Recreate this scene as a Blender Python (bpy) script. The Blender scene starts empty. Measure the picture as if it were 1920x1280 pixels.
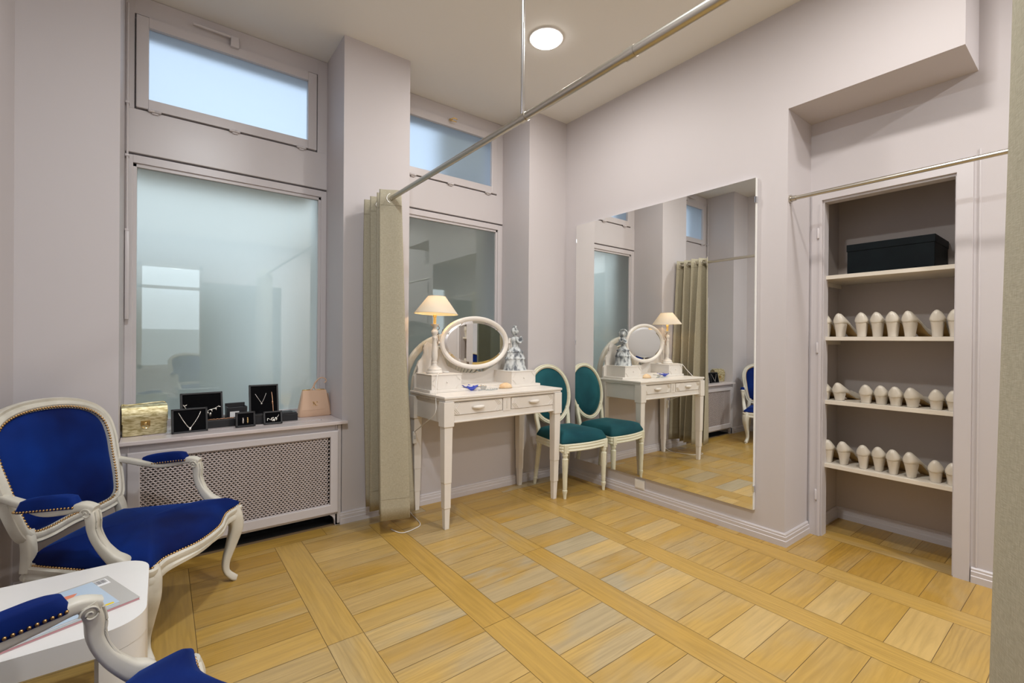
import bpy, bmesh, math, random
from mathutils import Vector, Matrix
random.seed(7)
PI = math.pi
S = bpy.context.scene
COL = S.collection
# ------------------------------------------------------------------ camera
cam_d = bpy.data.cameras.new('camera'); cam = bpy.data.objects.new('camera', cam_d); COL.objects.link(cam)
cam_d.sensor_width = 36.0; cam_d.lens = 861.278 / 1920 * 36.0; cam_d.clip_start = 0.02
yaw, pit, rol = 0.6510, -0.0030, 0.0079
Fv = Vector((math.sin(yaw) * math.cos(pit), math.cos(yaw) * math.cos(pit), math.sin(pit)))
Rv = Vector((math.cos(yaw), -math.sin(yaw), 0)); Uv = Rv.cross(Fv)
R2 = Rv * math.cos(rol) + Uv * math.sin(rol); U2 = -Rv * math.sin(rol) + Uv * math.cos(rol)
M = Matrix(((R2.x, U2.x, -Fv.x, -2.6271), (R2.y, U2.y, -Fv.y, -2.7356), (R2.z, U2.z, -Fv.z, 1.08), (0, 0, 0, 1)))
cam.matrix_world = M; S.camera = cam
# ------------------------------------------------------------------ sky, exposure, lamps of the ceiling with added fill
w = bpy.data.worlds.new('sky'); S.world = w; w.use_nodes = True
bg = w.node_tree.nodes['Background']; bg.inputs[0].default_value = (0.84, 0.925, 1.0, 1); bg.inputs[1].default_value = 2.6
vs = S.view_settings; vs.view_transform = 'Standard'; vs.look = 'None'; vs.gamma = 1.0; vs.exposure = -0.14; vs.use_curve_mapping = False
CEIL = 2.853
LAMPS = [((-0.843, -0.702), 14, (1, .955, .90)), ((-0.85, -2.25), 17, (1, .955, .90)), ((-2.35, -1.9), 31, (.91, .965, 1)), ((-0.25, -3.7), 36, (1, .98, .96)), ((-0.15, -5.3), 40, (.95, .98, 1))]  # last two are added fill; cool tint of the third stands in for daylight
for (lx, ly), pw, lc in LAMPS:
    ld = bpy.data.lights.new('downlight_glow', 'AREA'); ld.shape = 'DISK'; ld.size = 0.17; ld.energy = pw; ld.color = lc
    lo = bpy.data.objects.new('downlight_glow', ld); COL.objects.link(lo); lo.location = (lx, ly, CEIL - 0.022)
# ------------------------------------------------------------------ materials
def mat(name, col=(.8, .8, .8), rough=.5, metal=0, spec=.5, bump=0, bscale=200, var=0, vscale=3, sheen=0, emit=None, es=0, coat=0, bdist=.002, sheen_t=None):
    m = bpy.data.materials.new(name); m.use_nodes = True; nt = m.node_tree; b = nt.nodes['Principled BSDF']
    b.inputs['Base Color'].default_value = (*col, 1); b.inputs['Roughness'].default_value = rough; b.inputs['Metallic'].default_value = metal
    b.inputs['Specular IOR Level'].default_value = spec; b.inputs['Coat Weight'].default_value = coat
    if sheen:
        b.inputs['Sheen Weight'].default_value = sheen; b.inputs['Sheen Roughness'].default_value = .35
        if sheen_t: b.inputs['Sheen Tint'].default_value = (*sheen_t, 1)
    if emit: b.inputs['Emission Color'].default_value = (*emit, 1); b.inputs['Emission Strength'].default_value = es
    tc = nt.nodes.new('ShaderNodeTexCoord')
    if var:
        n = nt.nodes.new('ShaderNodeTexNoise'); n.inputs['Scale'].default_value = vscale; n.inputs['Detail'].default_value = 5
        nt.links.new(tc.outputs['Object'], n.inputs['Vector'])
        mx = nt.nodes.new('ShaderNodeMix'); mx.data_type = 'RGBA'
        mx.inputs['A'].default_value = (*[c * (1 - var) for c in col], 1); mx.inputs['B'].default_value = (*[min(1, c * (1 + var)) for c in col], 1)
        nt.links.new(n.outputs[0], mx.inputs['Factor']); nt.links.new(mx.outputs['Result'], b.inputs['Base Color'])
    if bump:
        n = nt.nodes.new('ShaderNodeTexNoise'); n.inputs['Scale'].default_value = bscale; n.inputs['Detail'].default_value = 3
        nt.links.new(tc.outputs['Object'], n.inputs['Vector'])
        bp = nt.nodes.new('ShaderNodeBump'); bp.inputs['Strength'].default_value = bump; bp.inputs['Distance'].default_value = bdist
        nt.links.new(n.outputs[0], bp.inputs['Height']); nt.links.new(bp.outputs[0], b.inputs['Normal'])
    return m
def ramp_mat(name, cols, scale, detail, stretch, rough, bump=.0, metal=0, bdist=.002):
    """noise-driven colour ramp in object space, stretched per axis"""
    m = mat(name, cols[0][1], rough, metal); nt = m.node_tree; b = nt.nodes['Principled BSDF']
    tc = nt.nodes.new('ShaderNodeTexCoord'); mp = nt.nodes.new('ShaderNodeMapping'); mp.inputs['Scale'].default_value = stretch
    n = nt.nodes.new('ShaderNodeTexNoise'); n.inputs['Scale'].default_value = scale; n.inputs['Detail'].default_value = detail
    cr = nt.nodes.new('ShaderNodeValToRGB'); e = cr.color_ramp.elements
    while len(e) < len(cols): e.new(.5)
    for k, (p, c) in enumerate(cols): e[k].position = p; e[k].color = (*c, 1)
    nt.links.new(tc.outputs['Object'], mp.inputs[0]); nt.links.new(mp.outputs[0], n.inputs['Vector']); nt.links.new(n.outputs[0], cr.inputs[0]); nt.links.new(cr.outputs[0], b.inputs['Base Color'])
    if bump:
        bp = nt.nodes.new('ShaderNodeBump'); bp.inputs['Strength'].default_value = bump; bp.inputs['Distance'].default_value = bdist
        nt.links.new(n.outputs[0], bp.inputs['Height']); nt.links.new(bp.outputs[0], b.inputs['Normal'])
    return m
WALL = mat('mauve_wall_paint', (.595, .56, .57), .55, spec=.3, bump=.08, bscale=60, bdist=.001)
TRIM = mat('mauve_gloss_trim', (.61, .575, .585), .32, spec=.5)
CEILM = mat('ceiling_paint', (.84, .83, .80), .7, spec=.2)
WHITE = mat('white_lacquer', (.80, .79, .775), .3, spec=.5, var=.03, vscale=8)
TABLEW = mat('off_white_paint', (.80, .755, .70), .38, var=.04, vscale=14, bump=.05, bscale=90)
CREAM = ramp_mat('worn_cream_paint', [(.25, (.46, .42, .35)), (.42, (.61, .58, .50)), (.7, (.70, .67, .59))], 9, 6, (1, 1, 1), .42, .1)
CREAM2 = ramp_mat('cream_lacquer', [(.25, (.66, .64, .47)), (.5, (.78, .76, .60))], 12, 5, (1, 1, 1), .38, .05)
def velvet(name, dark, light, sh):
    m = ramp_mat(name, [(.3, dark), (.72, light)], 3.2, 3, (1, 1, 1), .75, .0); b = m.node_tree.nodes['Principled BSDF']
    b.inputs['Sheen Weight'].default_value = .35; b.inputs['Sheen Roughness'].default_value = .3; b.inputs['Sheen Tint'].default_value = (*sh, 1); b.inputs['Specular IOR Level'].default_value = .15
    return m
BLUE = velvet('royal_blue_velvet', (.0003, .004, .055), (.001, .027, .21), (.04, .2, .9))
TEAL = velvet('teal_velvet', (.006, .050, .066), (.020, .125, .145), (.3, .75, .8))
BRASS = mat('aged_brass', (.48, .30, .13), .32, 1)
GOLD = mat('polished_gold', (.85, .62, .28), .2, 1)
CHROME = mat('chrome', (.75, .78, .82), .12, 1)
NICKEL = mat('brushed_nickel', (.56, .53, .47), .3, 1)
DARK = mat('dark_void', (.006, .006, .006), .9)
def weave(name, c1, c2, sc, bump=.35, rough=.85, c3=None):
    m = mat(name, c1, rough, spec=.15); nt = m.node_tree; b = nt.nodes['Principled BSDF']
    tc = nt.nodes.new('ShaderNodeTexCoord'); ns = []
    for st in ((1, 1, 14), (14, 14, 1)):
        mp = nt.nodes.new('ShaderNodeMapping'); mp.inputs['Scale'].default_value = st
        n = nt.nodes.new('ShaderNodeTexNoise'); n.inputs['Scale'].default_value = sc; n.inputs['Detail'].default_value = 2
        nt.links.new(tc.outputs['Object'], mp.inputs[0]); nt.links.new(mp.outputs[0], n.inputs['Vector']); ns.append(n)
    ad = nt.nodes.new('ShaderNodeMath'); ad.operation = 'MULTIPLY'; nt.links.new(ns[0].outputs[0], ad.inputs[0]); nt.links.new(ns[1].outputs[0], ad.inputs[1])
    cr = nt.nodes.new('ShaderNodeValToRGB'); cr.color_ramp.elements[0].position = .15; cr.color_ramp.elements[0].color = (*c1, 1)
    cr.color_ramp.elements[1].position = .38; cr.color_ramp.elements[1].color = (*c2, 1)
    nt.links.new(ad.outputs[0], cr.inputs[0]); nt.links.new(cr.outputs[0], b.inputs['Base Color'])
    bp = nt.nodes.new('ShaderNodeBump'); bp.inputs['Strength'].default_value = bump; bp.inputs['Distance'].default_value = .0015
    nt.links.new(ad.outputs[0], bp.inputs['Height']); nt.links.new(bp.outputs[0], b.inputs['Normal'])
    return m
LINEN = weave('beige_linen', (.37, .335, .245), (.49, .45, .345), 75, bump=.25)
BLACKV = mat('black_velvet', (.004, .004, .005), .95, spec=.1)
BLACKL = mat('black_leatherette', (.018, .018, .021), .42, bump=.2, bscale=300)
SILVER = mat('silver_jewel', (.88, .86, .82), .18, 1)
ROSEG = mat('rose_gold_jewel', (.85, .52, .34), .22, 1)
GOLDLEA = ramp_mat('gold_crackle_leather', [(.35, (.40, .33, .15)), (.5, (.66, .58, .34)), (.65, (.82, .75, .50))], 40, 4, (1, 1, 3.5), .34, .4, metal=.65, bdist=.001)
GOLDSIDE = mat('gold_leather_gusset', (.66, .50, .30), .4, .35)
BLUSH = mat('blush_leather', (.74, .50, .345), .42, bump=.08, bscale=300, var=.04)
SATIN = mat('ivory_satin', (.66, .61, .52), .32, spec=.6, sheen=.35, sheen_t=(1, .95, .85), bump=.05, bscale=150)
SATINH = mat('ivory_satin_heel', (.68, .62, .53), .4, spec=.5)
SOLE = mat('tan_leather_sole', (.42, .26, .09), .45)
SHELF = mat('cream_shelf_board', (.76, .70, .60), .4)
BLACKB = ramp_mat('black_box_card', [(.3, (.001, .003, .005)), (.68, (.002, .006, .008)), (.78, (.02, .03, .03))], 14, 8, (1, 1, 1), .55)
PLASTER = ramp_mat('distressed_grey_white_paint', [(.38, (.13, .14, .16)), (.47, (.38, .41, .43)), (.58, (.66, .69, .70))], 34, 5, (1, 1, .6), .7, .4)
MIRROR = mat('mirror_silver', (.93, .94, .92), .004, 1)
PAPERW = mat('white_card', (.85, .85, .86), .6)
COBALT = mat('cobalt_blue_glass', (.02, .06, .55), .12, spec=.8, coat=.6)
SHELLM = ramp_mat('peach_seashell', [(.3, (.78, .50, .26)), (.6, (.88, .66, .42))], 20, 3, (1, 1, 1), .45)
PLASTIC = mat('white_plastic', (.82, .80, .76), .35)
MAGG = mat('grey_magazine_cover', (.50, .49, .47), .25); MAGB = mat('pale_blue_magazine_cover', (.50, .63, .78), .22)
YEL = mat('yellow_label', (.85, .62, .02), .4); REDP = mat('red_ink', (.62, .05, .07), .4); PINKP = mat('pink_page_edges', (.62, .30, .33), .6); INK = mat('black_ink', (.03, .03, .04), .5)
CORAL = mat('coral_ink', (.75, .25, .15), .4); TEALI = mat('teal_ink', (.1, .45, .45), .4)
# oak floor: grain runs along the u axis of every board, tone and wear come from per-board values
def oak():
    m = mat('oak_boards', (.6, .35, .1), .3, spec=.45); nt = m.node_tree; b = nt.nodes['Principled BSDF']; L = nt.links.new
    uv = nt.nodes.new('ShaderNodeUVMap'); uv.uv_map = 'grain'; at = nt.nodes.new('ShaderNodeAttribute'); at.attribute_name = 'tone'
    sp = nt.nodes.new('ShaderNodeSeparateColor'); L(at.outputs['Color'], sp.inputs[0])
    def noise(sc, st, det=4, dist=0):
        mp = nt.nodes.new('ShaderNodeMapping'); mp.inputs['Scale'].default_value = st; n = nt.nodes.new('ShaderNodeTexNoise')
        n.inputs['Scale'].default_value = sc; n.inputs['Detail'].default_value = det; n.inputs['Distortion'].default_value = dist
        L(uv.outputs[0], mp.inputs[0]); L(mp.outputs[0], n.inputs['Vector']); return n
    g = noise(60, (.07, 1.0, 1), 5, .6); big = noise(3.2, (.6, 1.5, 1), 3, .4)
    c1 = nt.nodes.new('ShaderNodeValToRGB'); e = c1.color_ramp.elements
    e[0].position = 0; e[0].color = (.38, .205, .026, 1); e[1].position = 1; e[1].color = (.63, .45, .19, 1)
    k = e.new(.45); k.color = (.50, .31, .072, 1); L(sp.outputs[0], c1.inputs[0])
    gr = nt.nodes.new('ShaderNodeMix'); gr.data_type = 'RGBA'; gr.inputs['B'].default_value = (.42, .355, .235, 1); L(c1.outputs[0], gr.inputs['A'])
    ws = nt.nodes.new('ShaderNodeMapRange'); ws.inputs[1].default_value = .40; ws.inputs[2].default_value = .58; L(big.outputs[0], ws.inputs[0])
    wm = nt.nodes.new('ShaderNodeMath'); wm.operation = 'MULTIPLY'; L(ws.outputs[0], wm.inputs[0]); L(sp.outputs[1], wm.inputs[1])
    L(wm.outputs[0], gr.inputs['Factor'])
    dk = nt.nodes.new('ShaderNodeMix'); dk.data_type = 'RGBA'; dk.blend_type = 'MULTIPLY'; dk.inputs['Factor'].default_value = 1
    mr = nt.nodes.new('ShaderNodeMapRange'); mr.inputs[1].default_value = .33; mr.inputs[2].default_value = .62; mr.inputs[3].default_value = .86; mr.inputs[4].default_value = 1.04
    L(g.outputs[0], mr.inputs[0]); L(gr.outputs['Result'], dk.inputs['A']); L(mr.outputs[0], dk.inputs['B']); 
    mp2 = nt.nodes.new('ShaderNodeMapping'); mp2.inputs['Scale'].default_value = (1.6, 10, 1); L(uv.outputs[0], mp2.inputs[0])
    wv = nt.nodes.new('ShaderNodeTexWave'); wv.bands_direction = 'Y'; wv.inputs['Scale'].default_value = 2.2; wv.inputs['Distortion'].default_value = 11; wv.inputs['Detail'].default_value = 3; wv.inputs['Detail Scale'].default_value = .9; L(mp2.outputs[0], wv.inputs['Vector'])
    wr = nt.nodes.new('ShaderNodeMapRange'); wr.inputs[1].default_value = .0; wr.inputs[2].default_value = .55; wr.inputs[3].default_value = .74; wr.inputs[4].default_value = 1.0; L(wv.outputs['Fac'], wr.inputs[0])
    w1 = nt.nodes.new('ShaderNodeMix'); w1.data_type = 'FLOAT'; w1.inputs['A'].default_value = 1.0; L(sp.outputs[2], w1.inputs['Factor']); L(wr.outputs[0], w1.inputs['B'])
    kn = nt.nodes.new('ShaderNodeTexVoronoi'); kn.inputs['Scale'].default_value = 2.1; L(uv.outputs[0], kn.inputs['Vector'])
    kr = nt.nodes.new('ShaderNodeMapRange'); kr.inputs[1].default_value = .006; kr.inputs[2].default_value = .045; kr.inputs[3].default_value = .55; kr.inputs[4].default_value = 1.0; L(kn.outputs['Distance'], kr.inputs[0])
    mm = nt.nodes.new('ShaderNodeMath'); mm.operation = 'MULTIPLY'; L(w1.outputs[0], mm.inputs[0]); L(kr.outputs[0], mm.inputs[1])
    d2 = nt.nodes.new('ShaderNodeMix'); d2.data_type = 'RGBA'; d2.blend_type = 'MULTIPLY'; d2.inputs['Factor'].default_value = 1; L(dk.outputs['Result'], d2.inputs['A']); L(mm.outputs[0], d2.inputs['B']); L(d2.outputs['Result'], b.inputs['Base Color'])
    rr = nt.nodes.new('ShaderNodeMapRange'); rr.inputs[3].default_value = .24; rr.inputs[4].default_value = .42; L(g.outputs[0], rr.inputs[0]); L(rr.outputs[0], b.inputs['Roughness'])
    bp = nt.nodes.new('ShaderNodeBump'); bp.inputs['Strength'].default_value = .12; bp.inputs['Distance'].default_value = .001; L(g.outputs[0], bp.inputs['Height']); L(bp.outputs[0], b.inputs['Normal'])
    return m
OAK = oak(); GAP = mat('board_gap', (.20, .125, .06), .9)
def frosted(name, tint, tr=.45, gl=.16, rough=.55):
    m = bpy.data.materials.new(name); m.use_nodes = True; nt = m.node_tree; nt.nodes.clear(); L = nt.links.new
    o = nt.nodes.new('ShaderNodeOutputMaterial'); t = nt.nodes.new('ShaderNodeBsdfTranslucent'); t.inputs[0].default_value = (*tint, 1)
    r = nt.nodes.new('ShaderNodeBsdfRefraction'); r.inputs['Color'].default_value = (*tint, 1); r.inputs['Roughness'].default_value = rough; r.inputs['IOR'].default_value = 1.25
    g = nt.nodes.new('ShaderNodeBsdfGlossy'); g.inputs['Roughness'].default_value = .015; g.inputs['Color'].default_value = (.9, .95, .93, 1)
    a = nt.nodes.new('ShaderNodeMixShader'); a.inputs[0].default_value = tr; L(r.outputs[0], a.inputs[1]); L(t.outputs[0], a.inputs[2])
    fr = nt.nodes.new('ShaderNodeFresnel'); fr.inputs[0].default_value = 1.5; ad = nt.nodes.new('ShaderNodeMath'); ad.operation = 'ADD'; ad.use_clamp = True; ad.inputs[1].default_value = gl; L(fr.outputs[0], ad.inputs[0])
    ge = nt.nodes.new('ShaderNodeNewGeometry'); iv = nt.nodes.new('ShaderNodeMath'); iv.operation = 'SUBTRACT'; iv.inputs[0].default_value = 1; L(ge.outputs['Backfacing'], iv.inputs[1]); ml = nt.nodes.new('ShaderNodeMath'); ml.operation = 'MULTIPLY'; L(iv.outputs[0], ml.inputs[0]); L(ad.outputs[0], ml.inputs[1])
    x = nt.nodes.new('ShaderNodeMixShader'); L(ml.outputs[0], x.inputs[0]); L(a.outputs[0], x.inputs[1]); L(g.outputs[0], x.inputs[2]); L(x.outputs[0], o.inputs[0])
    return m
PANE = frosted('frosted_pane', (.70, .74, .735), .20, .16)
PANET = frosted('frosted_transom_pane', (.68, .74, .81), .25, .0, .38)
CLEAR = bpy.data.materials.new('clear_glass'); CLEAR.use_nodes = True
_nt = CLEAR.node_tree; _nt.nodes.clear(); _o = _nt.nodes.new('ShaderNodeOutputMaterial'); _t = _nt.nodes.new('ShaderNodeBsdfTransparent'); _g = _nt.nodes.new('ShaderNodeBsdfGlossy'); _g.inputs['Roughness'].default_value = 0
_x = _nt.nodes.new('ShaderNodeMixShader'); _x.inputs[0].default_value = .08; _nt.links.new(_t.outputs[0], _x.inputs[1]); _nt.links.new(_g.outputs[0], _x.inputs[2]); _nt.links.new(_x.outputs[0], _o.inputs[0])
# lampshade: thin fabric that lets the bulb through
def shade_mat():
    m = bpy.data.materials.new('linen_lampshade'); m.use_nodes = True; nt = m.node_tree; nt.nodes.clear(); L = nt.links.new
    o = nt.nodes.new('ShaderNodeOutputMaterial'); t = nt.nodes.new('ShaderNodeBsdfTranslucent'); t.inputs[0].default_value = (.8, .70, .54, 1)
    d = nt.nodes.new('ShaderNodeBsdfDiffuse'); d.inputs[0].default_value = (.72, .66, .56, 1); x = nt.nodes.new('ShaderNodeMixShader'); x.inputs[0].default_value = .10
    L(d.outputs[0], x.inputs[1]); L(t.outputs[0], x.inputs[2]); L(x.outputs[0], o.inputs[0]); return m
SHADE = shade_mat()
# ------------------------------------------------------------------ mesh helpers
def link(name, me, m, parent=None, loc=None, smooth=False):
    o = bpy.data.objects.new(name, me); COL.objects.link(o)
    if not isinstance(m, (list, tuple)): m = [m]
    for k in m: me.materials.append(k)
    if parent: o.parent = parent
    if loc: o.location = loc
    if smooth:
        for p in me.polygons: p.use_smooth = True
    return o
def build(name, bm, m, parent=None, smooth=False, loc=None, auto=None):
    bmesh.ops.recalc_face_normals(bm, faces=bm.faces[:])
    me = bpy.data.meshes.new(name); bm.to_mesh(me); bm.free()
    o = link(name, me, m, parent, loc, smooth or auto is not None)
    if auto is not None: me.set_sharp_from_angle(angle=math.radians(auto))
    return o
def empty(name, loc=(0, 0, 0), rz=0):
    o = bpy.data.objects.new(name, None); COL.objects.link(o); o.location = loc; o.rotation_euler = (0, 0, rz); o.empty_display_size = .05
    return o
def tag(o, label, cat, group=None, kind=None):
    o['label'] = label; o['category'] = cat
    if group: o['group'] = group
    if kind: o['kind'] = kind
    return o
def st(o): o['kind'] = 'structure'; return o
def nb(): return bmesh.new()
def box(bm, x0, x1, y0, y1, z0, z1, bev=0, mi=0, mx=None, seg=2):
    r = bmesh.ops.create_cube(bm, size=1.0); vs_ = r['verts']
    for v in vs_: v.co = Vector((x0 + (v.co.x + .5) * (x1 - x0), y0 + (v.co.y + .5) * (y1 - y0), z0 + (v.co.z + .5) * (z1 - z0)))
    if mx is not None: bmesh.ops.transform(bm, matrix=mx, verts=vs_)
    fs = {f for v in vs_ for f in v.link_faces}
    if bev:
        es = {e for v in vs_ for e in v.link_edges}
        rr = bmesh.ops.bevel(bm, geom=list(es) + list(vs_), offset=bev, segments=seg, affect='EDGES', profile=.5)
        fs = set(rr['faces']) | {f for f in fs if f.is_valid}
    if mi:
        for f in fs:
            if f.is_valid: f.material_index = mi
    return bm
def lathe(bm, prof, seg=24, mx=None, fl=0, flr=0):
    """prof: [(r,z)...] bottom to top; closes caps"""
    rings = []
    for r, z in prof:
        ring = []
        for k in range(seg):
            a = 2 * PI * k / seg; rr = r * (1 - (flr if (fl and k % 2) else 0))
            v = Vector((rr * math.cos(a), rr * math.sin(a), z)); ring.append(bm.verts.new(mx @ v if mx is not None else v))
        rings.append(ring)
    for a, b in zip(rings, rings[1:]):
        for k in range(seg): bm.faces.new((a[k], a[(k + 1) % seg], b[(k + 1) % seg], b[k]))
    bm.faces.new(rings[0][::-1]); bm.faces.new(rings[-1])
    return bm
def sweep(bm, pts, prof, closed=False, up=(0, 0, 1), scale=None, caps=True, miter=False):
    """sweep a closed 2-D profile [(a,b)] along pts; a goes along the side vector, b along the up-ish vector"""
    pts = [Vector(p) for p in pts]; n = len(pts); rings = []; up = Vector(up)
    for i, p in enumerate(pts):
        if closed: d0 = (p - pts[i - 1]).normalized(); d1 = (pts[(i + 1) % n] - p).normalized()
        else:
            d0 = (p - pts[max(i - 1, 0)]); d1 = (pts[min(i + 1, n - 1)] - p)
            d0 = d0.normalized() if d0.length > 1e-9 else d1.normalized(); d1 = d1.normalized() if d1.length > 1e-9 else d0
        d = (d0 + d1).normalized(); s = d.cross(up)
        if s.length < 1e-4: s = d.cross(Vector((1, 0, 0)))
        s.normalize(); u = s.cross(d).normalized(); k = scale[i] if scale else 1
        kx, ky = k if isinstance(k, tuple) else (k, k)
        ms = 1 / max(.35, math.sqrt((1 + d0.dot(d1)) / 2)) if miter else 1
        rings.append([bm.verts.new(p + s * (a * kx * ms) + u * (b * ky)) for a, b in prof])
    m = len(prof); rng = range(n) if closed else range(n - 1)
    for i in rng:
        A, B = rings[i], rings[(i + 1) % n]
        for k in range(m): bm.faces.new((A[k], A[(k + 1) % m], B[(k + 1) % m], B[k]))
    if not closed and caps: bm.faces.new(rings[0][::-1]); bm.faces.new(rings[-1])
    return bm
def circ(r, n=10, ry=None): ry = ry or r; return [(r * math.cos(2 * PI * k / n), ry * math.sin(2 * PI * k / n)) for k in range(n)]
def tube(bm, pts, r, n=10, closed=False, **k): return sweep(bm, pts, circ(r, n), closed, **k)
def rrect(w_, h, r, n=3):
    o = []
    for cx, cy, a0 in ((w_ / 2 - r, h / 2 - r, 0), (-w_ / 2 + r, h / 2 - r, 90), (-w_ / 2 + r, -h / 2 + r, 180), (w_ / 2 - r, -h / 2 + r, 270)):
        for k in range(n + 1):
            a = math.radians(a0 + 90 * k / n); o.append((cx + r * math.cos(a), cy + r * math.sin(a)))
    return o
def catmull(P, n=6, closed=False):
    P = [Vector(p) for p in P]; N = len(P); out = []
    for i in (range(N) if closed else range(N - 1)):
        g = (lambda j: P[j % N]) if closed else (lambda j: P[max(0, min(N - 1, j))])
        a, b, c, d = g(i - 1), g(i), g(i + 1), g(i + 2)
        for k in range(n):
            t = k / n; out.append(.5 * ((2 * b) + (c - a) * t + (2 * a - 5 * b + 4 * c - d) * t * t + (3 * b - a - 3 * c + d) * t ** 3))
    if not closed: out.append(P[-1])
    return out
def lerp_list(L_, n):
    out = []
    for i in range(n):
        t = i / (n - 1) * (len(L_) - 1); k = min(int(t), len(L_) - 2); f = t - k
        a, b = L_[k], L_[k + 1]
        out.append(tuple(x + (y - x) * f for x, y in zip(a, b)) if isinstance(a, tuple) else a + (b - a) * f)
    return out
def sphere(bm, c, r, sx=1, sy=1, sz=1, seg=8, rings=6, rot=None):
    mx = Matrix.Translation(Vector(c)) @ (rot or Matrix()) @ Matrix.Diagonal((r * sx, r * sy, r * sz, 1))
    bmesh.ops.create_uvsphere(bm, u_segments=seg, v_segments=rings, radius=1, matrix=mx); return bm
def prism(bm, poly, h0, h1, axis='z', mx=None):
    f = {'z': lambda a, b, h: (a, b, h), 'y': lambda a, b, h: (a, h, b), 'x': lambda a, b, h: (h, a, b)}[axis]
    A = [Vector(f(a, b, h0)) for a, b in poly]; B = [Vector(f(a, b, h1)) for a, b in poly]
    if mx is not None: A = [mx @ v for v in A]; B = [mx @ v for v in B]
    A = [bm.verts.new(v) for v in A]; B = [bm.verts.new(v) for v in B]; n = len(A)
    bm.faces.new(A[::-1]); bm.faces.new(B)
    for k in range(n): bm.faces.new((A[k], A[(k + 1) % n], B[(k + 1) % n], B[k]))
    return bm
def dome(bm, loop, centre, push, n=6, power=2.0, skirt=None, pin=1.0):
    """fill a closed loop with a domed surface: rings shrink to the centre and rise along push"""
    L_ = [Vector(p) for p in loop]; c = Vector(centre); push = Vector(push); rings = []
    if skirt is not None: rings.append([bm.verts.new(p + Vector(skirt)) for p in L_])
    for k in range(n):
        t = k / n; hgt = (1 - (1 - t) ** power) ** (1 / power) if t > 0 else 0
        rings.append([bm.verts.new(c + (p - c) * (1 - t) + push * hgt) for p in L_])
    top = bm.verts.new(c + push); m = len(L_)
    for A, B in zip(rings, rings[1:]):
        for k in range(m): bm.faces.new((A[k], A[(k + 1) % m], B[(k + 1) % m], B[k]))
    for k in range(m): bm.faces.new((rings[-1][k], rings[-1][(k + 1) % m], top))
    if skirt is not None: bm.faces.new(rings[0][::-1])
    return bm
def resample(pts, step, closed=False):
    P = [Vector(p) for p in pts] + ([Vector(pts[0])] if closed else []); out = [P[0]]; acc = 0
    for a, b in zip(P, P[1:]):
        d = (b - a).length
        if d < 1e-9: continue
        t = step - acc
        while t <= d: out.append(a.lerp(b, t / d)); t += step
        acc = d - (t - step)
    return out
def copy_tree(o, parent=None):
    c = o.copy(); COL.objects.link(c)
    if parent: c.parent = parent
    for ch in list(o.children): copy_tree(ch, c)
    return c
# ------------------------------------------------------------------ the room
XL = -3.112; A_, B_, C_ = -1.375, -1.788, -0.388; LP = -2.783; NY = .345; ALC = -1.681; RX = .3045; SOF = 2.314; BE = -2.353
YB = -6.4
def wallobj(name, boxes, m=WALL, bev=0):
    bm = nb()
    for b in boxes: box(bm, *b, bev=bev)
    return st(build(name, bm, m))
wallobj('ceiling', [(XL - .1, .9, YB - .1, NY + .3, CEIL, CEIL + .08)], CEILM)
wallobj('wall_left', [(XL - .12, XL, YB, .001, 0, CEIL)])
# window wall: piers, apron below the second window, spandrels around the panes
for b_ in ((XL - .12, LP, 0, .62, 0, CEIL), (B_, A_, 0, .62, 0, CEIL), (C_, 0.02, 0, .62, 0, CEIL), (A_, C_, 0, .62, 0, .598), (LP, B_, .345, .62, 0, .60)): wallobj('wall_back', [b_])
for x0_, x1_ in ((LP, B_), (A_, C_)): wallobj('wall_back', [(x0_, x1_, .42, .62, 2.04, 2.25)]); wallobj('wall_back', [(x0_, x1_, .36, .62, 2.77, CEIL)])
# mirror wall with the alcove, its soffit, the recessed wall with the closet opening, and the closet
CY0, CY1, CH = -1.742, -2.287, 1.872
wallobj('wall_right', [(0, RX + .02, ALC, .001, 0, CEIL), (0, RX + .02, BE, ALC, SOF, CEIL)])
wallobj('wall_alcove', [(RX, RX + .06, CY0 + .03, ALC + .001, 0, SOF), (RX, RX + .06, YB, CY1 - .03, 0, CEIL), (RX, RX + .06, CY1 - .03, CY0 + .03, CH + .03, CEIL)])
wallobj('wall_closet', [(.712, .80, -2.42, -1.60, 0, 2.4), (RX + .06, .72, -1.692, -1.60, 0, 2.4), (RX + .06, .72, -2.42, -2.335, 0, 2.4), (RX + .05, .72, -2.42, -1.60, 2.0, 2.4)], mat('closet_shade_tint', (.55, .49, .455), .55, spec=.3))  # wall paint browned: the shade inside the closet is put into its colour
# behind the camera: the shop front with a glazed opening
wallobj('wall_front', [(XL, -2.95, YB - .15, YB, 0, CEIL), (-2.05, -1.35, YB - .15, YB, 0, CEIL), (.1, RX, YB - .15, YB, 0, CEIL), (-2.95, -2.05, YB - .15, YB, 2.35, CEIL), (-1.35, .1, YB - .15, YB, .3, CEIL), (-2.95, -2.05, YB - .15, YB, 0, .55), (-1.35, .1, YB - .15, YB, 0, .3)])
for k, (x0, x1, z0) in enumerate(((-2.95, -2.05, .55),)):
    W3 = st(empty('window_%d' % (k + 3), (0, 0, 0))); bm = nb()
    for b in ((x0, x0 + .05, z0, 2.35), (x1 - .05, x1, z0, 2.35), (x0, x1, z0, z0 + .06), (x0, x1, 2.29, 2.35), (x0, x1, 1.92, 1.97)): box(bm, b[0], b[1], YB - .1, YB - .04, b[2], b[3])
    build('frame', bm, WHITE, W3); bm = nb(); box(bm, x0 + .02, x1 - .02, YB - .08, YB - .074, z0 + .02, 2.33); build('pane', bm, CLEAR, W3)
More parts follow.
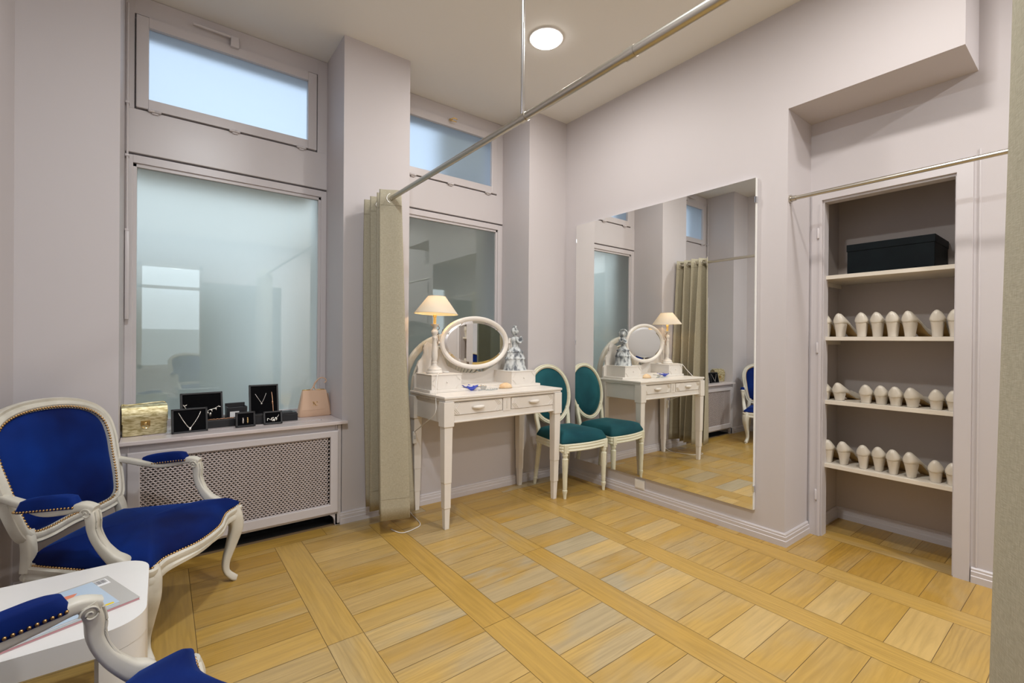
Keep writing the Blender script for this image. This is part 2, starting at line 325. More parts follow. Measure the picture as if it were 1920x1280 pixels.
# floor: parquet boards
fl = nb(); uvl = fl.loops.layers.uv.new('grain'); cl = fl.loops.layers.float_color.new('tone')
def board(x0, x1, y0, y1, along, tone=None, wear=None):
    g = .0009; x0 += g; x1 -= g; y0 += g; y1 -= g
    if x1 - x0 < .004 or y1 - y0 < .004: return
    v = [fl.verts.new((x, y, 0)) for x, y in ((x0, y0), (x1, y0), (x1, y1), (x0, y1))]; f = fl.faces.new(v)
    tone = random.choice([.15, .3, .4, .45, .5, .6, .75]) + random.uniform(-.06, .06) if tone is None else tone
    wear = (random.choice([0, 0, .15, .3, .75]) if wear is None else wear); ox, oy = random.uniform(0, 40), random.uniform(0, 40); fig = random.choice([0, .08, .16, .38])
    for lp in f.loops:
        a, b = lp.vert.co.x, lp.vert.co.y
        lp[uvl].uv = (a + ox, b + oy) if along == 'x' else (b + ox, a + oy)
        lp[cl] = (min(1, max(0, tone)), min(1, wear), fig, 1)
PX, SX0, SW, PY, SY0 = .4935, -.680, .129, .1295, -.034
xk = [SX0 + PX * k for k in range(-6, 4)]
for y0, y1 in ((-.115, .0),):
    cuts = [XL - .02, -2.62, -1.9, -1.3, -.7, 0.02]
    for a, b in zip(cuts, cuts[1:]): board(a, b, y0, y1, 'x', .35)
JO = {-2: [-1.31], -1: [-.93], 0: [-1.16], 1: [-1.9]}
for k, xs in zip(range(-6, 4), xk):
    ys = [-.115] + JO.get(k, [-.115 - random.uniform(.5, 1.2)])
    while ys[-1] > YB - .2: ys.append(ys[-1] - random.uniform(1.1, 1.6))
    for a, b in zip(ys, ys[1:]): board(max(xs, XL - .02), xs + SW, b, a, 'y', random.choice([.4, .45, .5, .6]), random.choice([0, .1, .4])) if xs + SW > XL else None
    yy = [-.115] + [SY0 - PY * j for j in range(1, 52)]
    for a, b in zip(yy, yy[1:]):
        if xs + PX > XL:
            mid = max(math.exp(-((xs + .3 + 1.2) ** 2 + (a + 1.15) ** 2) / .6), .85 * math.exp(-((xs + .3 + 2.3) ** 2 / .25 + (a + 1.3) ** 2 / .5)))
            board(max(xs + SW, XL - .02), xs + PX, b, a, 'x', random.choice([.28, .40, .42, .46, .50, .54, .74]) + .10 * mid - (.14 if xs > -.3 else 0) - .12 * (a > -.5), random.choice([.05, .15, .25]) + mid * random.choice([.3, .55, .8]))  # boards toward the closet: its darker lighting is put into their tone
n0 = len(fl.faces)
v = [fl.verts.new(p) for p in ((XL - .05, YB - .1, -.002), (1.0, YB - .1, -.002), (1.0, .4, -.002), (XL - .05, .4, -.002))]; f = fl.faces.new(v); f.material_index = 1
me = bpy.data.meshes.new('floor'); fl.to_mesh(me); fl.free(); floor = st(link('floor', me, [OAK, GAP]))
# baseboards, two-step moulding
BBP = [(0, 0), (.0155, 0), (.0155, .030), (.0125, .033), (.0125, .050), (.009, .054), (.009, .062), (.005, .068), (0, .068)]
def baseboard(name, pts, z=0):
    bm = nb(); P = [Vector((x, y, z)) for x, y in pts]; sweep(bm, P, BBP, miter=True); return st(build(name, bm, TRIM))
baseboard('baseboard_back', [(B_ - .012, 0), (0, 0), (0, ALC), (RX - .012, ALC)])
baseboard('baseboard_closet', [(.365, -1.692), (.712, -1.692), (.712, -2.335)])
baseboard('baseboard_right', [(RX, CY1 - .06), (RX, YB)])
baseboard('baseboard_left', [(XL, YB), (XL, 0), (LP, 0)])
# closet casing and jambs
D1 = st(empty('door_1')); bm = nb()
x = RX
for y0, y1, z0, z1 in ((CY0, CY0 + .05, 0, CH + .05), (CY1 - .055, CY1, 0, CH + .05), (CY1, CY0, CH, CH + .05)): box(bm, x - .012, x + .002, y0, y1, z0, z1, .0)
build('casing', bm, TRIM, D1); bm = nb()
box(bm, x + .003, x + .065, CY0 - .008, CY0 + .031, 0, CH + .029); box(bm, x + .003, x + .065, CY1 - .031, CY1 + .006, 0, CH + .029); box(bm, x + .003, x + .065, CY1 + .006, CY0 - .008, CH - .012, CH + .029)
box(bm, x - .016, x - .003, CY0 - .002, CY0 + .012, 0, CH - .02, .002)
build('jamb', bm, TRIM, D1)
for z in (.20, 1.02, 1.66):
    bm = nb(); lathe(bm, [(.005, z), (.006, z + .005), (.006, z + .055), (.004, z + .06)], 10, Matrix.Translation((x - .017, CY0 + .017, 0))); build('hinge', bm, TRIM, D1, smooth=True)
bm = nb(); box(bm, x - .004, x + .001, -2.366, -2.360, .07, 1.96, .001); st(build('trim_1', bm, TRIM))
# ------------------------------------------------------------------ windows
def window(n, x0, x1, gx0, gx1, tx0, tx1, hinges):
    W = st(empty('window_%d' % n)); y = NY
    bm = nb()   # fixed frame: full-height stiles, rails between them
    box(bm, x0, gx0 - .012, y, y + .06, .60, 2.024, .003); box(bm, gx1 + .012, x1, y, y + .06, .60, 2.024, .003)
    box(bm, gx0 - .012, gx1 + .012, y + .001, y + .06, 1.985, 2.024); box(bm, gx0 - .012, gx1 + .012, y + .001, y + .06, .60, .632)
    box(bm, x0, x1, y - .004, y + .06, 2.034, 2.262, .003)
    box(bm, x0, tx0 - .058, y, y + .06, 2.262, CEIL - .002, .002); box(bm, tx1 + .058, x1, y, y + .06, 2.262, CEIL - .002, .002); box(bm, tx0 - .058, tx1 + .058, y + .001, y + .06, 2.756, CEIL - .002)
    for b in ((tx0 - .07, tx0 - .02, 2.25, 2.77), (tx1 + .02, tx1 + .07, 2.25, 2.77), (tx0 - .02, tx1 + .02, 2.25, 2.30), (tx0 - .02, tx1 + .02, 2.72, 2.77)): box(bm, b[0], b[1], y + .036, y + .058, b[2], b[3])
    box(bm, x0, x1, y + .05, y + .07, 2.0, 2.05)
    build('frame', bm, TRIM, W)
    bm = nb()   # glazing bead
    for b in ((gx0 - .014, gx0 + .003, .63, 1.985), (gx1 - .003, gx1 + .014, .63, 1.985), (gx0 - .014, gx1 + .014, 1.966, 1.986), (gx0 - .014, gx1 + .014, .625, .642)): box(bm, b[0], b[1], y + .012, y + .045, b[2], b[3], .002)
    build('glazing_bead', bm, TRIM, W)
    bm = nb(); box(bm, gx0, gx1, y + .028, y + .032, .638, 1.972); build('pane', bm, PANE, W)
    s = nb(); e = .052   # hinged transom sash
    z0, z1 = 2.322, 2.697
    box(s, tx0 - e, tx0, y - .012, y + .035, z0 - e, z1 + e, .004); box(s, tx1, tx1 + e, y - .012, y + .035, z0 - e, z1 + e, .004)
    box(s, tx0, tx1, y - .0118, y + .035, z1, z1 + e); box(s, tx0, tx1, y - .0118, y + .035, z0 - e, z0)
    sash = build('sash', s, TRIM, W)
    bm = nb(); box(bm, tx0 - .01, tx1 + .01, y + .012, y + .016, z0 - .01, z1 + .01); build('transom_pane', bm, PANET, W)
    for hx in hinges:
        bm = nb(); mx = Matrix.Translation((hx, y - .016, z0 - e - .006)) @ Matrix.Rotation(PI / 2, 4, 'Y')
        lathe(bm, [(.003, -.028), (.0075, -.024), (.0075, -.002), (.006, 0), (.0075, .002), (.0075, .024), (.003, .028)], 10, mx); box(bm, hx - .012, hx + .016, y - .014, y - .006, z0 - e - .02, z0 - e, .001)
        build('hinge', bm, TRIM, W, auto=40)
    return W
W1 = window(1, LP, B_, -2.738, -1.833, -2.688, -1.906, (-2.663, -2.301, -1.945))
W2 = window(2, A_, C_, -1.318, -.445, -1.253, -.507, (-1.2, -.889, -.546))
bm = nb(); tube(bm, [(-2.50, .322, 2.792), (-2.31, .322, 2.790)], .008, 8); box(bm, -2.325, -2.283, .312, .335, 2.735, 2.795, .005); build('opener_arm', bm, TRIM, W1, auto=40)
bm = nb(); tube(bm, [(-2.772, .318, 2.78), (-2.772, .318, 1.20)], .005, 8); box(bm, -2.78, -2.762, .305, .33, 1.17, 1.62, .004)
for z in (2.0, 2.27, 1.62): box(bm, -2.781, -2.765, .31, .345, z, z + .012, .002)
build('opener_rod', bm, TRIM, W1, auto=40)
bm = nb(); sphere(bm, (-.893, .325, 2.745), .014, 1.2, .6, .7); tube(bm, catmull([(-.90, .318, 2.745), (-.88, .300, 2.752), (-.855, .298, 2.748)]), .0045, 8); tube(bm, catmull([(-.91, .318, 2.74), (-.895, .30, 2.728), (-.86, .30, 2.728)]), .004, 8)
build('latch', bm, GOLD, W2, smooth=True, ); bpy.data.objects['latch']['label'] = 'small brass catch'
# outside: pavement, pale facade opposite, dark block and ledge added to shade the panes
OUTG = mat('pavement', (.22, .22, .20), .9); OUTF = mat('pale_facade', (.24, .22, .15), .9); OUTD = mat('dark_blocker', (.34, .30, .23), .9)
bm = nb(); box(bm, -14, 12, .7, 12, -.2, -.15); tag(build('pavement', bm, OUTG), 'grey street pavement outside behind the frosted windows', 'pavement', kind='structure')
bm = nb(); box(bm, -14, -1.2, 9, 9.4, -.2, 2.3); tag(build('pale_building', bm, OUTF), 'pale building across the street seen blurred through frosted glass', 'building', kind='structure')
bm = nb(); box(bm, -1.12, 3, 1.3, 5, -.2, 2.35); box(bm, -.36, 3, 1.31, 1.55, 2.35, 5.5); tag(build('dark_building_blocker', bm, OUTD), 'dark building block added and shaped to darken the right window', 'building', kind='structure')
bm = nb(); box(bm, LP, B_, .62, .95, 2.06, 2.16); box(bm, A_, C_, .62, .95, 2.06, 2.16); tag(build('awning', bm, OUTD), 'dark awning ledge added outside to shade the tops of the lower panes', 'awning', kind='structure')
bm = nb(); box(bm, -7, 8, -12.4, -12, -.2, 1.3); tag(build('shopfront_across', bm, WHITE), 'low pale shop front across the street behind the camera', 'building', kind='structure')
bm = nb(); box(bm, -7, 8, -12.2, YB - .16, -.2, -.15); tag(build('rear_pavement', bm, OUTG), 'grey pavement outside the shop front behind the camera', 'pavement', kind='structure')
# ------------------------------------------------------------------ radiator cover with sill
rc = empty('radiator_cover', (-2.285, 0, 0)); tag(rc, 'mauve radiator cover with perforated metal grille under the big window', 'radiator cover')
def lb(bm, x0, x1, y0, y1, z0, z1, bev=.002): box(bm, x0 + 2.285, x1 + 2.285, y0, y1, z0, z1, bev)
bm = nb(); lb(bm, LP + .003, -2.747, 0, .03, 0, .584); lb(bm, -1.825, B_ - .003, 0, .03, 0, .584); lb(bm, LP + .003, B_ - .003, .004, .03, .545, .584); lb(bm, LP + .003, B_ - .003, .004, .03, .062, .12)
lb(bm, -1.815, -1.795, -.008, .002, .01, .58)
prism(bm, [(.49, .0), (.46, .0), (.458, .028), (.448, .05), (.43, .064), (.49, .064)], 0, .03, 'y'); prism(bm, [(-.49, .0), (-.46, .0), (-.458, .028), (-.448, .05), (-.43, .064), (-.49, .064)], 0, .03, 'y')
build('carcass', bm, TRIM, rc)
bm = nb(); x0, x1, z0, z1 = -2.752, -1.812, .078, .550; gx0, gx1, gz0, gz1 = -2.705, -1.857, .128, .515
lb(bm, x0, gx0, -.018, .003, z0, z1, .004); lb(bm, gx1, x1, -.018, .003, z0, z1, .004); lb(bm, gx0 - .01, gx1 + .01, -.0178, .003, gz1, z1, .004); lb(bm, gx0 - .01, gx1 + .01, -.0178, .003, z0, gz0, .004)
build('front_frame', bm, TRIM, rc)
# expanded metal: staggered lens-shaped openings
bm = nb(); px_, pz_ = .0186, .0112; nx = int((gx1 - gx0) / px_) + 1; nz = int((gz1 - gz0) / pz_) + 1
hole = [(math.cos(a) * .0064, math.sin(a) * .0033) for a in [PI / 4 * k + PI / 8 for k in range(8)]]
for j in range(nz):
    for i in range(nx):
        cx = gx0 + px_ * (i + (.5 if j % 2 else 0)) + 2.285; cz = gz0 + pz_ * (j + .5)
        cell = [(cx + dx * px_ / 2, cz + dz * pz_ / 2) for dx, dz in ((1, .45), (.5, 1), (-.5, 1), (-1, .45), (-1, -.45), (-.5, -1), (.5, -1), (1, -.45))]
        O = [bm.verts.new((max(gx0 + 2.28, min(gx1 + 2.29, a)), -.006, max(gz0 - .003, min(gz1 + .003, b)))) for a, b in cell]; I = [bm.verts.new((cx + a, -.0045, cz + b)) for a, b in hole]
        if cx + .007 > gx1 + 2.29: 
            for v_ in O + I: bm.verts.remove(v_)
            continue
        I2 = I[1:] + I[:1]; I = [I[0]] + I[1:]
        for k in range(8): bm.faces.new((O[k], O[(k + 1) % 8], I[(k + 1) % 8], I[k]))
me = bpy.data.meshes.new('grille'); bm.to_mesh(me); bm.free(); g = link('grille', me, mat('grille_metal', (.60, .52, .50), .4), rc); g['label'] = 'perforated metal grille'
bm = nb(); lb(bm, LP + .004, B_ - .004, .20, .22, 0, .58, 0); lb(bm, LP + .004, B_ - .004, .03, .34, .0005, .002, 0); build('dark_void_sheet', bm, DARK, rc)  # black sheets put in for the darkness behind and under the grille
bm = nb()
for k in range(11): box(bm, -.45 + k * .082, -.39 + k * .082, .07, .15, .08, .54, .012)
rad = build('radiator', bm, mat('radiator_shade_black', (.03, .028, .027), .6), rc)  # near-black: the darkness behind the grille is put into its colour
# sill board with its slotted vent
SILL = .605
sl = empty('window_sill_board', (-2.275, 0, .586)); tag(sl, 'mauve sill board with slotted vent carrying the jewellery display', 'sill')
bm = nb(); vx0, vx1, vy0, vy1 = -.425, .395, .070, .100
for b in ((-.505, .513, -.034, vy0), (-.505, .513, vy1, .343), (-.505, vx0, vy0 - .001, vy1 + .001), (vx1, .513, vy0 - .001, vy1 + .001)):
    x0, x1, y0, y1 = b
    if y0 >= 0: x0 = max(x0, -.505); x1 = min(x1, .485)
    box(bm, x0, x1, y0, y1, 0, .019, .0 if y0 >= 0 else .003)
build('sill_top', bm, ramp_mat('chipped_sill_paint', [(.2, (.30, .22, .17)), (.26, (.64, .57, .56)), (.8, (.68, .61, .60))], 26, 6, (.4, 2, 1), .33), sl)
bm = nb(); n = 68
for k in range(n): box(bm, vx0 + (vx1 - vx0) * k / n, vx0 + (vx1 - vx0) * (k + .42) / n, vy0, vy1, .008, .014)
build('vent_grating', bm, TRIM, sl)
bm = nb(); box(bm, vx0, vx1, vy0, vy1, .001, .003); build('vent_void_sheet', bm, DARK, sl)  # black sheet put in for the darkness below the slots
# ------------------------------------------------------------------ big wall mirror
wm = empty('wall_mirror', (0, -.836, .15)); tag(wm, 'large frameless mirror on the right wall reflecting the dressing table', 'mirror')
bm = nb(); box(bm, -.022, -.016, -.690, .690, 0, 1.838, .0); build('mirror_glass', bm, MIRROR, wm)
bm = nb(); box(bm, -.016, -.002, -.693, .690, .0, 1.838, .001); build('backing_board', bm, WHITE, wm)
for y, z in ((-.692, 1.70), (-.692, .10), (.690, 1.70), (.690, .9)):
    bm = nb(); box(bm, -.025, -.008, y - .005, y + .005, z, z + .035, .002); build('clip', bm, CHROME, wm)
ol = empty('blank_wall_plate', (0, -.76, .095)); tag(ol, 'small blank cream socket plate above the baseboard below the mirror', 'wall plate')
bm = nb(); box(bm, -.012, 0, -.040, .040, -.032, .032, .004); build('plate', bm, PLASTIC, ol); bm = nb(); box(bm, -.0135, -.010, -.032, .032, -.025, .025, .003); build('cover', bm, PLASTIC, ol)
# ------------------------------------------------------------------ closet shelves
SH = [1.455, 1.113, .757, .402]; SN = ['topmost cream closet shelf carrying the black box', 'cream closet shelf second from the top', 'cream closet shelf third from the top', 'lowest cream closet shelf above the floor']
for z, lab in zip(SH, SN):
    s = empty('closet_shelf', (.54, -2.0, z)); tag(s, lab, 'shelf', 'closet shelves')
    bm = nb(); box(bm, -.200, .170, -.334, .307, -.021, 0, .001); build('shelf_board', bm, SHELF, s)
    for yy in (.296, -.326):
        bm = nb(); box(bm, -.15, .16, yy - .008 if yy > 0 else yy - .006, yy + .008, -.045, -.0215, .001); build('bracket', bm, SHELF, s)
BLACKB.node_tree.nodes['Principled BSDF'].inputs['Specular IOR Level'].default_value = .15
bb = empty('storage_box', (.55, -2.012, SH[0])); tag(bb, 'long black cardboard box on the top closet shelf', 'box')
bm = nb(); box(bm, -.150, .145, -.182, .182, 0, .165, .002); build('box_body', bm, BLACKB, bb)
bm = nb(); box(bm, -.153, .148, -.185, .185, .128, .1665, .002); build('lid', bm, BLACKB, bb)
# ------------------------------------------------------------------ shoes
def shoe_parts(root, hh, tot, hw, taper):
    """heel towards -x (camera), toe towards +x; hh heel block height, tot counter height, hw heel half width at ground"""
    def base(x):   # sole height along the shoe
        t = max(0, min(1, (x - .045) / .115)); t = t * t * (3 - 2 * t); return hh * (1 - t) + .004 * t
    xs = [-.010, -.005, .004, .018, .04, .07, .10, .13, .155, .18, .203, .218]
    wd = [.010, .020, .0265, .0298, .0298, .0265, .0265, .029, .0305, .0295, .022, .009]
    tz = [tot * .86, tot * .96, tot, tot * .985, tot * .86, tot * .68, tot * .53, .052, .044, .036, .026, .014]
    F1 = [(.0, .78), (.12, .97), (.28, 1.0), (.48, .90), (.68, .72), (.85, .50), (.96, .26)]      # heel counter: bulb that narrows upwards
    F2 = [(.0, .90), (.12, 1.0), (.30, 1.0), (.52, .92), (.74, .75), (.90, .50), (.98, .22)]
    bm = nb(); rings = []
    for i, x in enumerate(xs):
        b = base(x) + .0005; h = max(tz[i] - b, .008); w2 = wd[i]; F = F1 if x < .06 else F2
        rings.append([bm.verts.new((x, w2 * f, b + h * v)) for v, f in F] + [bm.verts.new((x, 0, b + h))] + [bm.verts.new((x, -w2 * f, b + h * v)) for v, f in F[::-1]])
    m = len(rings[0])
    for A, B in zip(rings, rings[1:]):
        for k in range(m): bm.faces.new((A[k], A[(k + 1) % m], B[(k + 1) % m], B[k]))
    bm.faces.new(rings[0][::-1]); bm.faces.new(rings[-1])
    build('upper', bm, SATIN, root, smooth=True)
    bm = nb(); n = 8; rr = []   # block heel
    for k in range(6):
        t = k / 5; z = hh * t + .001; w2 = hw + (.0235 - hw) * (t ** taper); x0, x1 = .006 - .013 * t ** 1.5, .006 + .032 + .012 * t
        rr.append([bm.verts.new((px, py, z)) for px, py in ((x0, -w2 * .55), (x0 - .003, 0), (x0, w2 * .55), (x0 + .012, w2), (x1, w2 * .95), (x1, -w2 * .95), (x0 + .012, -w2))])
    for A, B in zip(rr, rr[1:]):
        for k in range(7): bm.faces.new((A[k], A[(k + 1) % 7], B[(k + 1) % 7], B[k]))
    bm.faces.new(rr[0][::-1]); bm.faces.new(rr[-1]); build('heel', bm, SATINH, root, auto=45)
    bm = nb(); P = []
    for x, w2 in ((.045, .025), (.06, .024), (.09, .022), (.12, .024), (.15, .027), (.18, .026), (.205, .017), (.218, .007)):
        b = base(x); P.append([bm.verts.new((x, -w2, b - .0035 if b > .008 else .0)), bm.verts.new((x, w2, b - .0035 if b > .008 else .0)), bm.verts.new((x, w2, b + .001)), bm.verts.new((x, -w2, b + .001))])
    for A, B in zip(P, P[1:]):
        for k in range(4): bm.faces.new((A[k], A[(k + 1) % 4], B[(k + 1) % 4], B[k]))
    bm.faces.new(P[0][::-1]); bm.faces.new(P[-1]); s = build('sole', bm, SOLE, root); s['label'] = 'tan leather sole'
    bm = nb(); prism(bm, [(.008, -hw * .55), (.008, hw * .55), (.02, hw), (.044, hw * .95), (.044, -hw * .95), (.02, -hw)], 0, .0025); build('heel_tip', bm, INK, root)
protos = {}
def shoe(kind, x, y, z, rz, label, group):
    if kind not in protos:
        r = empty('satin_pump'); shoe_parts(r, *{'tall': (.073, .132, .0190, 1.2), 'low': (.042, .100, .0205, 1.6), 'flare': (.072, .130, .0155, 1.1), 'mid': (.050, .110, .0205, 1.6)}[kind]); protos[kind] = r
    else: r = copy_tree(protos[kind])
    r.location = (x, y, z); r.rotation_euler = (0, 0, rz); r.scale = (1, 1, 1); tag(r, label, 'shoe', group)
ORD = ['leftmost', 'second from the left', 'third from the left', 'fourth from the left', 'fifth from the left', 'sixth from the left', 'seventh from the left', 'rightmost']
rows = [(SH[1], [-1.731, -1.795, -1.903, -1.966, -2.034, -2.097, -2.209, -2.272], ['tall'] * 8, 'upper shoe shelf', 'ivory pump with high straight heel'),
        (SH[2], [-1.731, -1.793, -1.925, -1.986, -2.049, -2.110, -2.208, -2.270], ['low'] * 8, 'middle shoe shelf', 'ivory pump with low block heel'),
        (SH[3], [-1.752, -1.817, -1.916, -1.978, -2.042, -2.108, -2.208, -2.270], ['flare'] * 6 + ['mid'] * 2, 'lowest shoe shelf', 'ivory pump with high flared heel')]
for z, ys, kinds, sh, lab in rows:
    for i, (y, k) in enumerate(zip(ys, kinds)):
        l = lab if k != 'mid' else 'ivory pump with mid-height heel'
        shoe(k, .366 + (.012 if i in (1, 3) else 0), y, z, math.radians([0, -13, 0, -6, -6, -17, 0, -4][i]), '%s, %s on the %s' % (l, ORD[i], sh), 'ivory shoes on the ' + sh)
# ------------------------------------------------------------------ curtains, rods, ceiling lamps
RZ = 1.852; RODX = -1.631
rod = empty('curtain_rod', (RODX, 0, RZ)); tag(rod, 'long brushed nickel curtain rod running below the ceiling', 'curtain rod')
bm = nb(); tube(bm, [(0, -.001, 0), (0, -1.49, 0)], .0125, 16); tube(bm, [(0, -1.95, 0), (0, -5, 0)], .0145, 16); tube(bm, [(0, -1.48, 0), (0, -1.96, 0)], .0135, 16); build('tube', bm, NICKEL, rod, auto=50)
for y in (-1.488, -1.945):
    bm = nb(); tube(bm, [(0, y - .014, 0), (0, y + .018, 0)], .0158, 16); build('collar', bm, NICKEL, rod, auto=50)
bm = nb(); tube(bm, [(0, -.0, 0), (0, -.01, 0)], .026, 16); tube(bm, [(0, -.009, 0), (0, -.022, 0)], .019, 16); build('wall_flange', bm, NICKEL, rod, auto=50)
bm = nb(); tube(bm, [(0, -1.478, .013), (0, -1.478, CEIL - RZ - .001)], .0068, 14); hp = build('hanging_pole', bm, CHROME, rod, auto=50); hp['label'] = 'thin chrome hanging pole'
r2 = empty('alcove_rod', (.03, ALC, 1.842)); tag(r2, 'slim brushed nickel rod across the closet alcove', 'curtain rod')
bm = nb(); tube(bm, [(0, -.004, 0), (0, -3.2, 0)], .0105, 14); build('tube', bm, NICKEL, r2, auto=50)
bm = nb(); tube(bm, [(0, 0, 0), (0, -.008, 0)], .022, 16); tube(bm, [(0, -.007, 0), (0, -.03, 0)], .0145, 16); build('flange', bm, NICKEL, r2, auto=50)
def curtain(name, label, y0, panels, amp_t, amp_b, zb, seed, m=LINEN, dy=.042, skew=0.0):
    rnd = random.Random(seed); c = empty(name, (RODX, 0, 0)); tag(c, label, 'curtain'); top = RZ + .045
    ctrl = []; y = y0
    for k in range(panels + 1):
        s = -1 if k % 2 else 1; ctrl.append((s, y)); y -= dy * (1 + .25 * rnd.uniform(-1, 1))
    bm = nb(); NZ = 26; rows_ = []
    for j in range(NZ + 1):
        t = j / NZ; z = top + (zb - top) * t; amp = amp_t + (amp_b - amp_t) * (t ** .8)
        pts = []
        for i, (s, yy) in enumerate(ctrl):
            wob = .010 * math.sin(t * 3.1 + i * 1.7 + seed) * t
            if panels < 10: s = s * (1 - .35 * t if i == panels else (1 + .55 * t if i == panels - 2 else 1))
            pts.append(Vector((s * amp * (1 + .12 * math.sin(i * 2.1)) + wob + skew * t, yy + .018 * math.sin(i * 1.3 + t * 2) * t - .02 * (i / panels - .5) * t, z)))
        P = []   # squared-off folds: straight flanks, rounded noses
        for a, b in zip(pts, pts[1:]):
            for f in (0, .06, .18, .35, .5, .65, .82, .94):
                e_ = f * f * (3 - 2 * f); P.append(Vector((a.x + (b.x - a.x) * f, a.y + (b.y - a.y) * (e_ * .55 + f * .45), a.z)))
        P.append(pts[-1]); rows_.append([bm.verts.new(p) for p in P])
    for A, B in zip(rows_, rows_[1:]):
        for k in range(len(A) - 1): bm.faces.new((A[k], A[k + 1], B[k + 1], B[k]))
    cl_ = build('cloth', bm, m, c, smooth=True); md = cl_.modifiers.new('thick', 'SOLIDIFY'); md.thickness = .003; md.offset = 0
    for (s0, ya), (s1, yb) in zip(ctrl, ctrl[1:]):
        bm = nb(); ang = math.atan2(yb - ya, (s1 - s0) * amp_t); mx = Matrix.Translation((0, (ya + yb) / 2, RZ)) @ Matrix.Rotation(ang, 4, 'Z')
        sweep(bm, [mx @ Vector((.0245 * math.cos(a), 0, .0245 * math.sin(a))) for a in [2 * PI * k / 20 for k in range(20)]], circ(.0042, 6), True, up=mx.to_3x3() @ Vector((0, 1, 0)))
        build('grommet', bm, NICKEL, c, smooth=True)
    # stitched hems
    for zz in (RZ - .040, zb + .115):
        t = (top - zz) / (top - zb); j = int(t * NZ)
        bm = nb(); src = cl_.data; n_ = len(rows_[0]) if False else (panels * 8 + 1)
        A = [src.vertices[j * n_ + k].co for k in range(n_)]; B = [src.vertices[(j + 1) * n_ + k].co for k in range(n_)]; f = t * NZ - j
        P = [a.lerp(b, f) for a, b in zip(A, B)]
        nrm = []
        for off in (.0024, -.0024):
            Q = []
            for k, p in enumerate(P):
                d = (P[min(k + 1, n_ - 1)] - P[max(k - 1, 0)]); nn = Vector((d.y, -d.x, 0)).normalized(); Q.append(p + nn * off)
            tube(bm, Q, .0008, 4)
        build('hem_seam', bm, mat('hem_thread', (.30, .27, .19), .9), c)
    return c
curtain('linen_curtain', 'beige linen grommet curtain gathered beside the dressing table', -.03, 8, .052, .085, .090, 3, skew=.050)
curtain('linen_curtain', 'beige linen curtain close up at the right edge of the photo', -2.639, 11, .055, .055, .04, 5)
for (lx, ly), pw, lc in LAMPS:
    vis = (lx, ly) == LAMPS[0][0]
    c = empty('ceiling_light', (lx, ly, CEIL)); tag(c, 'round white recessed ceiling downlight above the dressing area' if vis else 'round ceiling downlight out of the photo, ' + {19: '', 17: 'above the closet alcove side', 31: 'above the blue armchairs', 36: 'added fill behind the camera to the right', 40: 'added fill at the rear near the shop front'}.get(pw, ''), 'ceiling light', None if vis else 'downlights out of view')
    bm = nb(); lathe(bm, [(.098, -.008), (.100, -.004), (.100, -.0005), (.088, -.0005)][::-1], 40); build('ring', bm, WHITE, c)
    bm = nb(); lathe(bm, [(.086, -.009), (.086, -.016), (.080, -.018)][::-1], 40); build('diffuser', bm, mat('lit_diffuser', (.9, .9, .9), .5, emit=(1, .95, .9), es=14), c)
# ------------------------------------------------------------------ dressing table with drawers, gallery boxes and swing mirror
TX, TY = -.915, -.235
dt = empty('dressing_table', (TX, TY, 0), math.radians(.8)); tag(dt, 'off-white painted dressing table with two drawers, corner boxes and oval mirror', 'dressing table')
TT = .757
bm = nb(); box(bm, -.455, .462, -.222, .222, TT - .016, TT, .004); box(bm, -.448, .455, -.215, .215, TT - .030, TT - .0165, .003)
build('table_top', bm, TABLEW, dt)
bm = nb()
box(bm, -.405, .415, -.2, -.185, .600, .645, .001); box(bm, -.405, .415, -.2, -.185, .72, TT - .03, .001); box(bm, -.030, .030, -.203, -.185, .640, .722, .001)
for s in (-1, 1): box(bm, s * .425 - .009, s * .425 + .009, -.19, .19, .600, TT - .03, .001)
box(bm, -.4, .4, .185, .2, .600, TT - .03, .001); box(bm, -.41, .41, -.186, .19, .604, .610)
box(bm, -.405, .415, -.209, -.2, .603, .612, .002)
for s in (-1, 1):   # little carved stile mark
    box(bm, s * .004 - .0015, s * .004 + .0015, -.2055, -.202, .655, .71, .0005)
build('apron', bm, TABLEW, dt)
for s in (-1, 1):
    xa, xb = (-.400, -.036) if s < 0 else (.036, .405)
    bm = nb(); box(bm, xa, xb, -.2035, -.186, .647, .718, .002); dr = build('drawer', bm, TABLEW, dt)
    bm = nb()   # chevron ribs at both ends
    zm = .6825
    for e, sg in ((xa, 1), (xb, -1)):
        for q in (0, .012, .024):
            for vz in (1, -1): sweep(bm, [(e + sg * (.004 + q), -.2045, zm), (e + sg * (.034 + q), -.2045, zm + vz * .034)], rrect(.003, .004, .001, 1), up=(0, 1, 0))
        for vz in (1, -1): pass
    for vz in (1, -1): sweep(bm, [(xa + .034, -.2045, zm + vz * .034), (xb - .034, -.2045, zm + vz * .034)], rrect(.002, .003, .0008, 1), up=(0, 1, 0))
    build('drawer_carving', bm, TABLEW, dr)
    bm = nb(); xm = (xa + xb) / 2; P = [(xm - .042, -.206, zm), (xm - .034, -.214, zm + .001), (xm - .018, -.220, zm + .001), (xm, -.222, zm), (xm + .018, -.220, zm + .001), (xm + .034, -.214, zm + .001), (xm + .042, -.206, zm)]
    sweep(bm, P, circ(1, 10), up=(0, 0, 1), scale=[(.003, .004), (.006, .008), (.008, .011), (.009, .012), (.008, .011), (.006, .008), (.003, .004)]); build('drawer_handle', bm, TABLEW, dr, smooth=True)
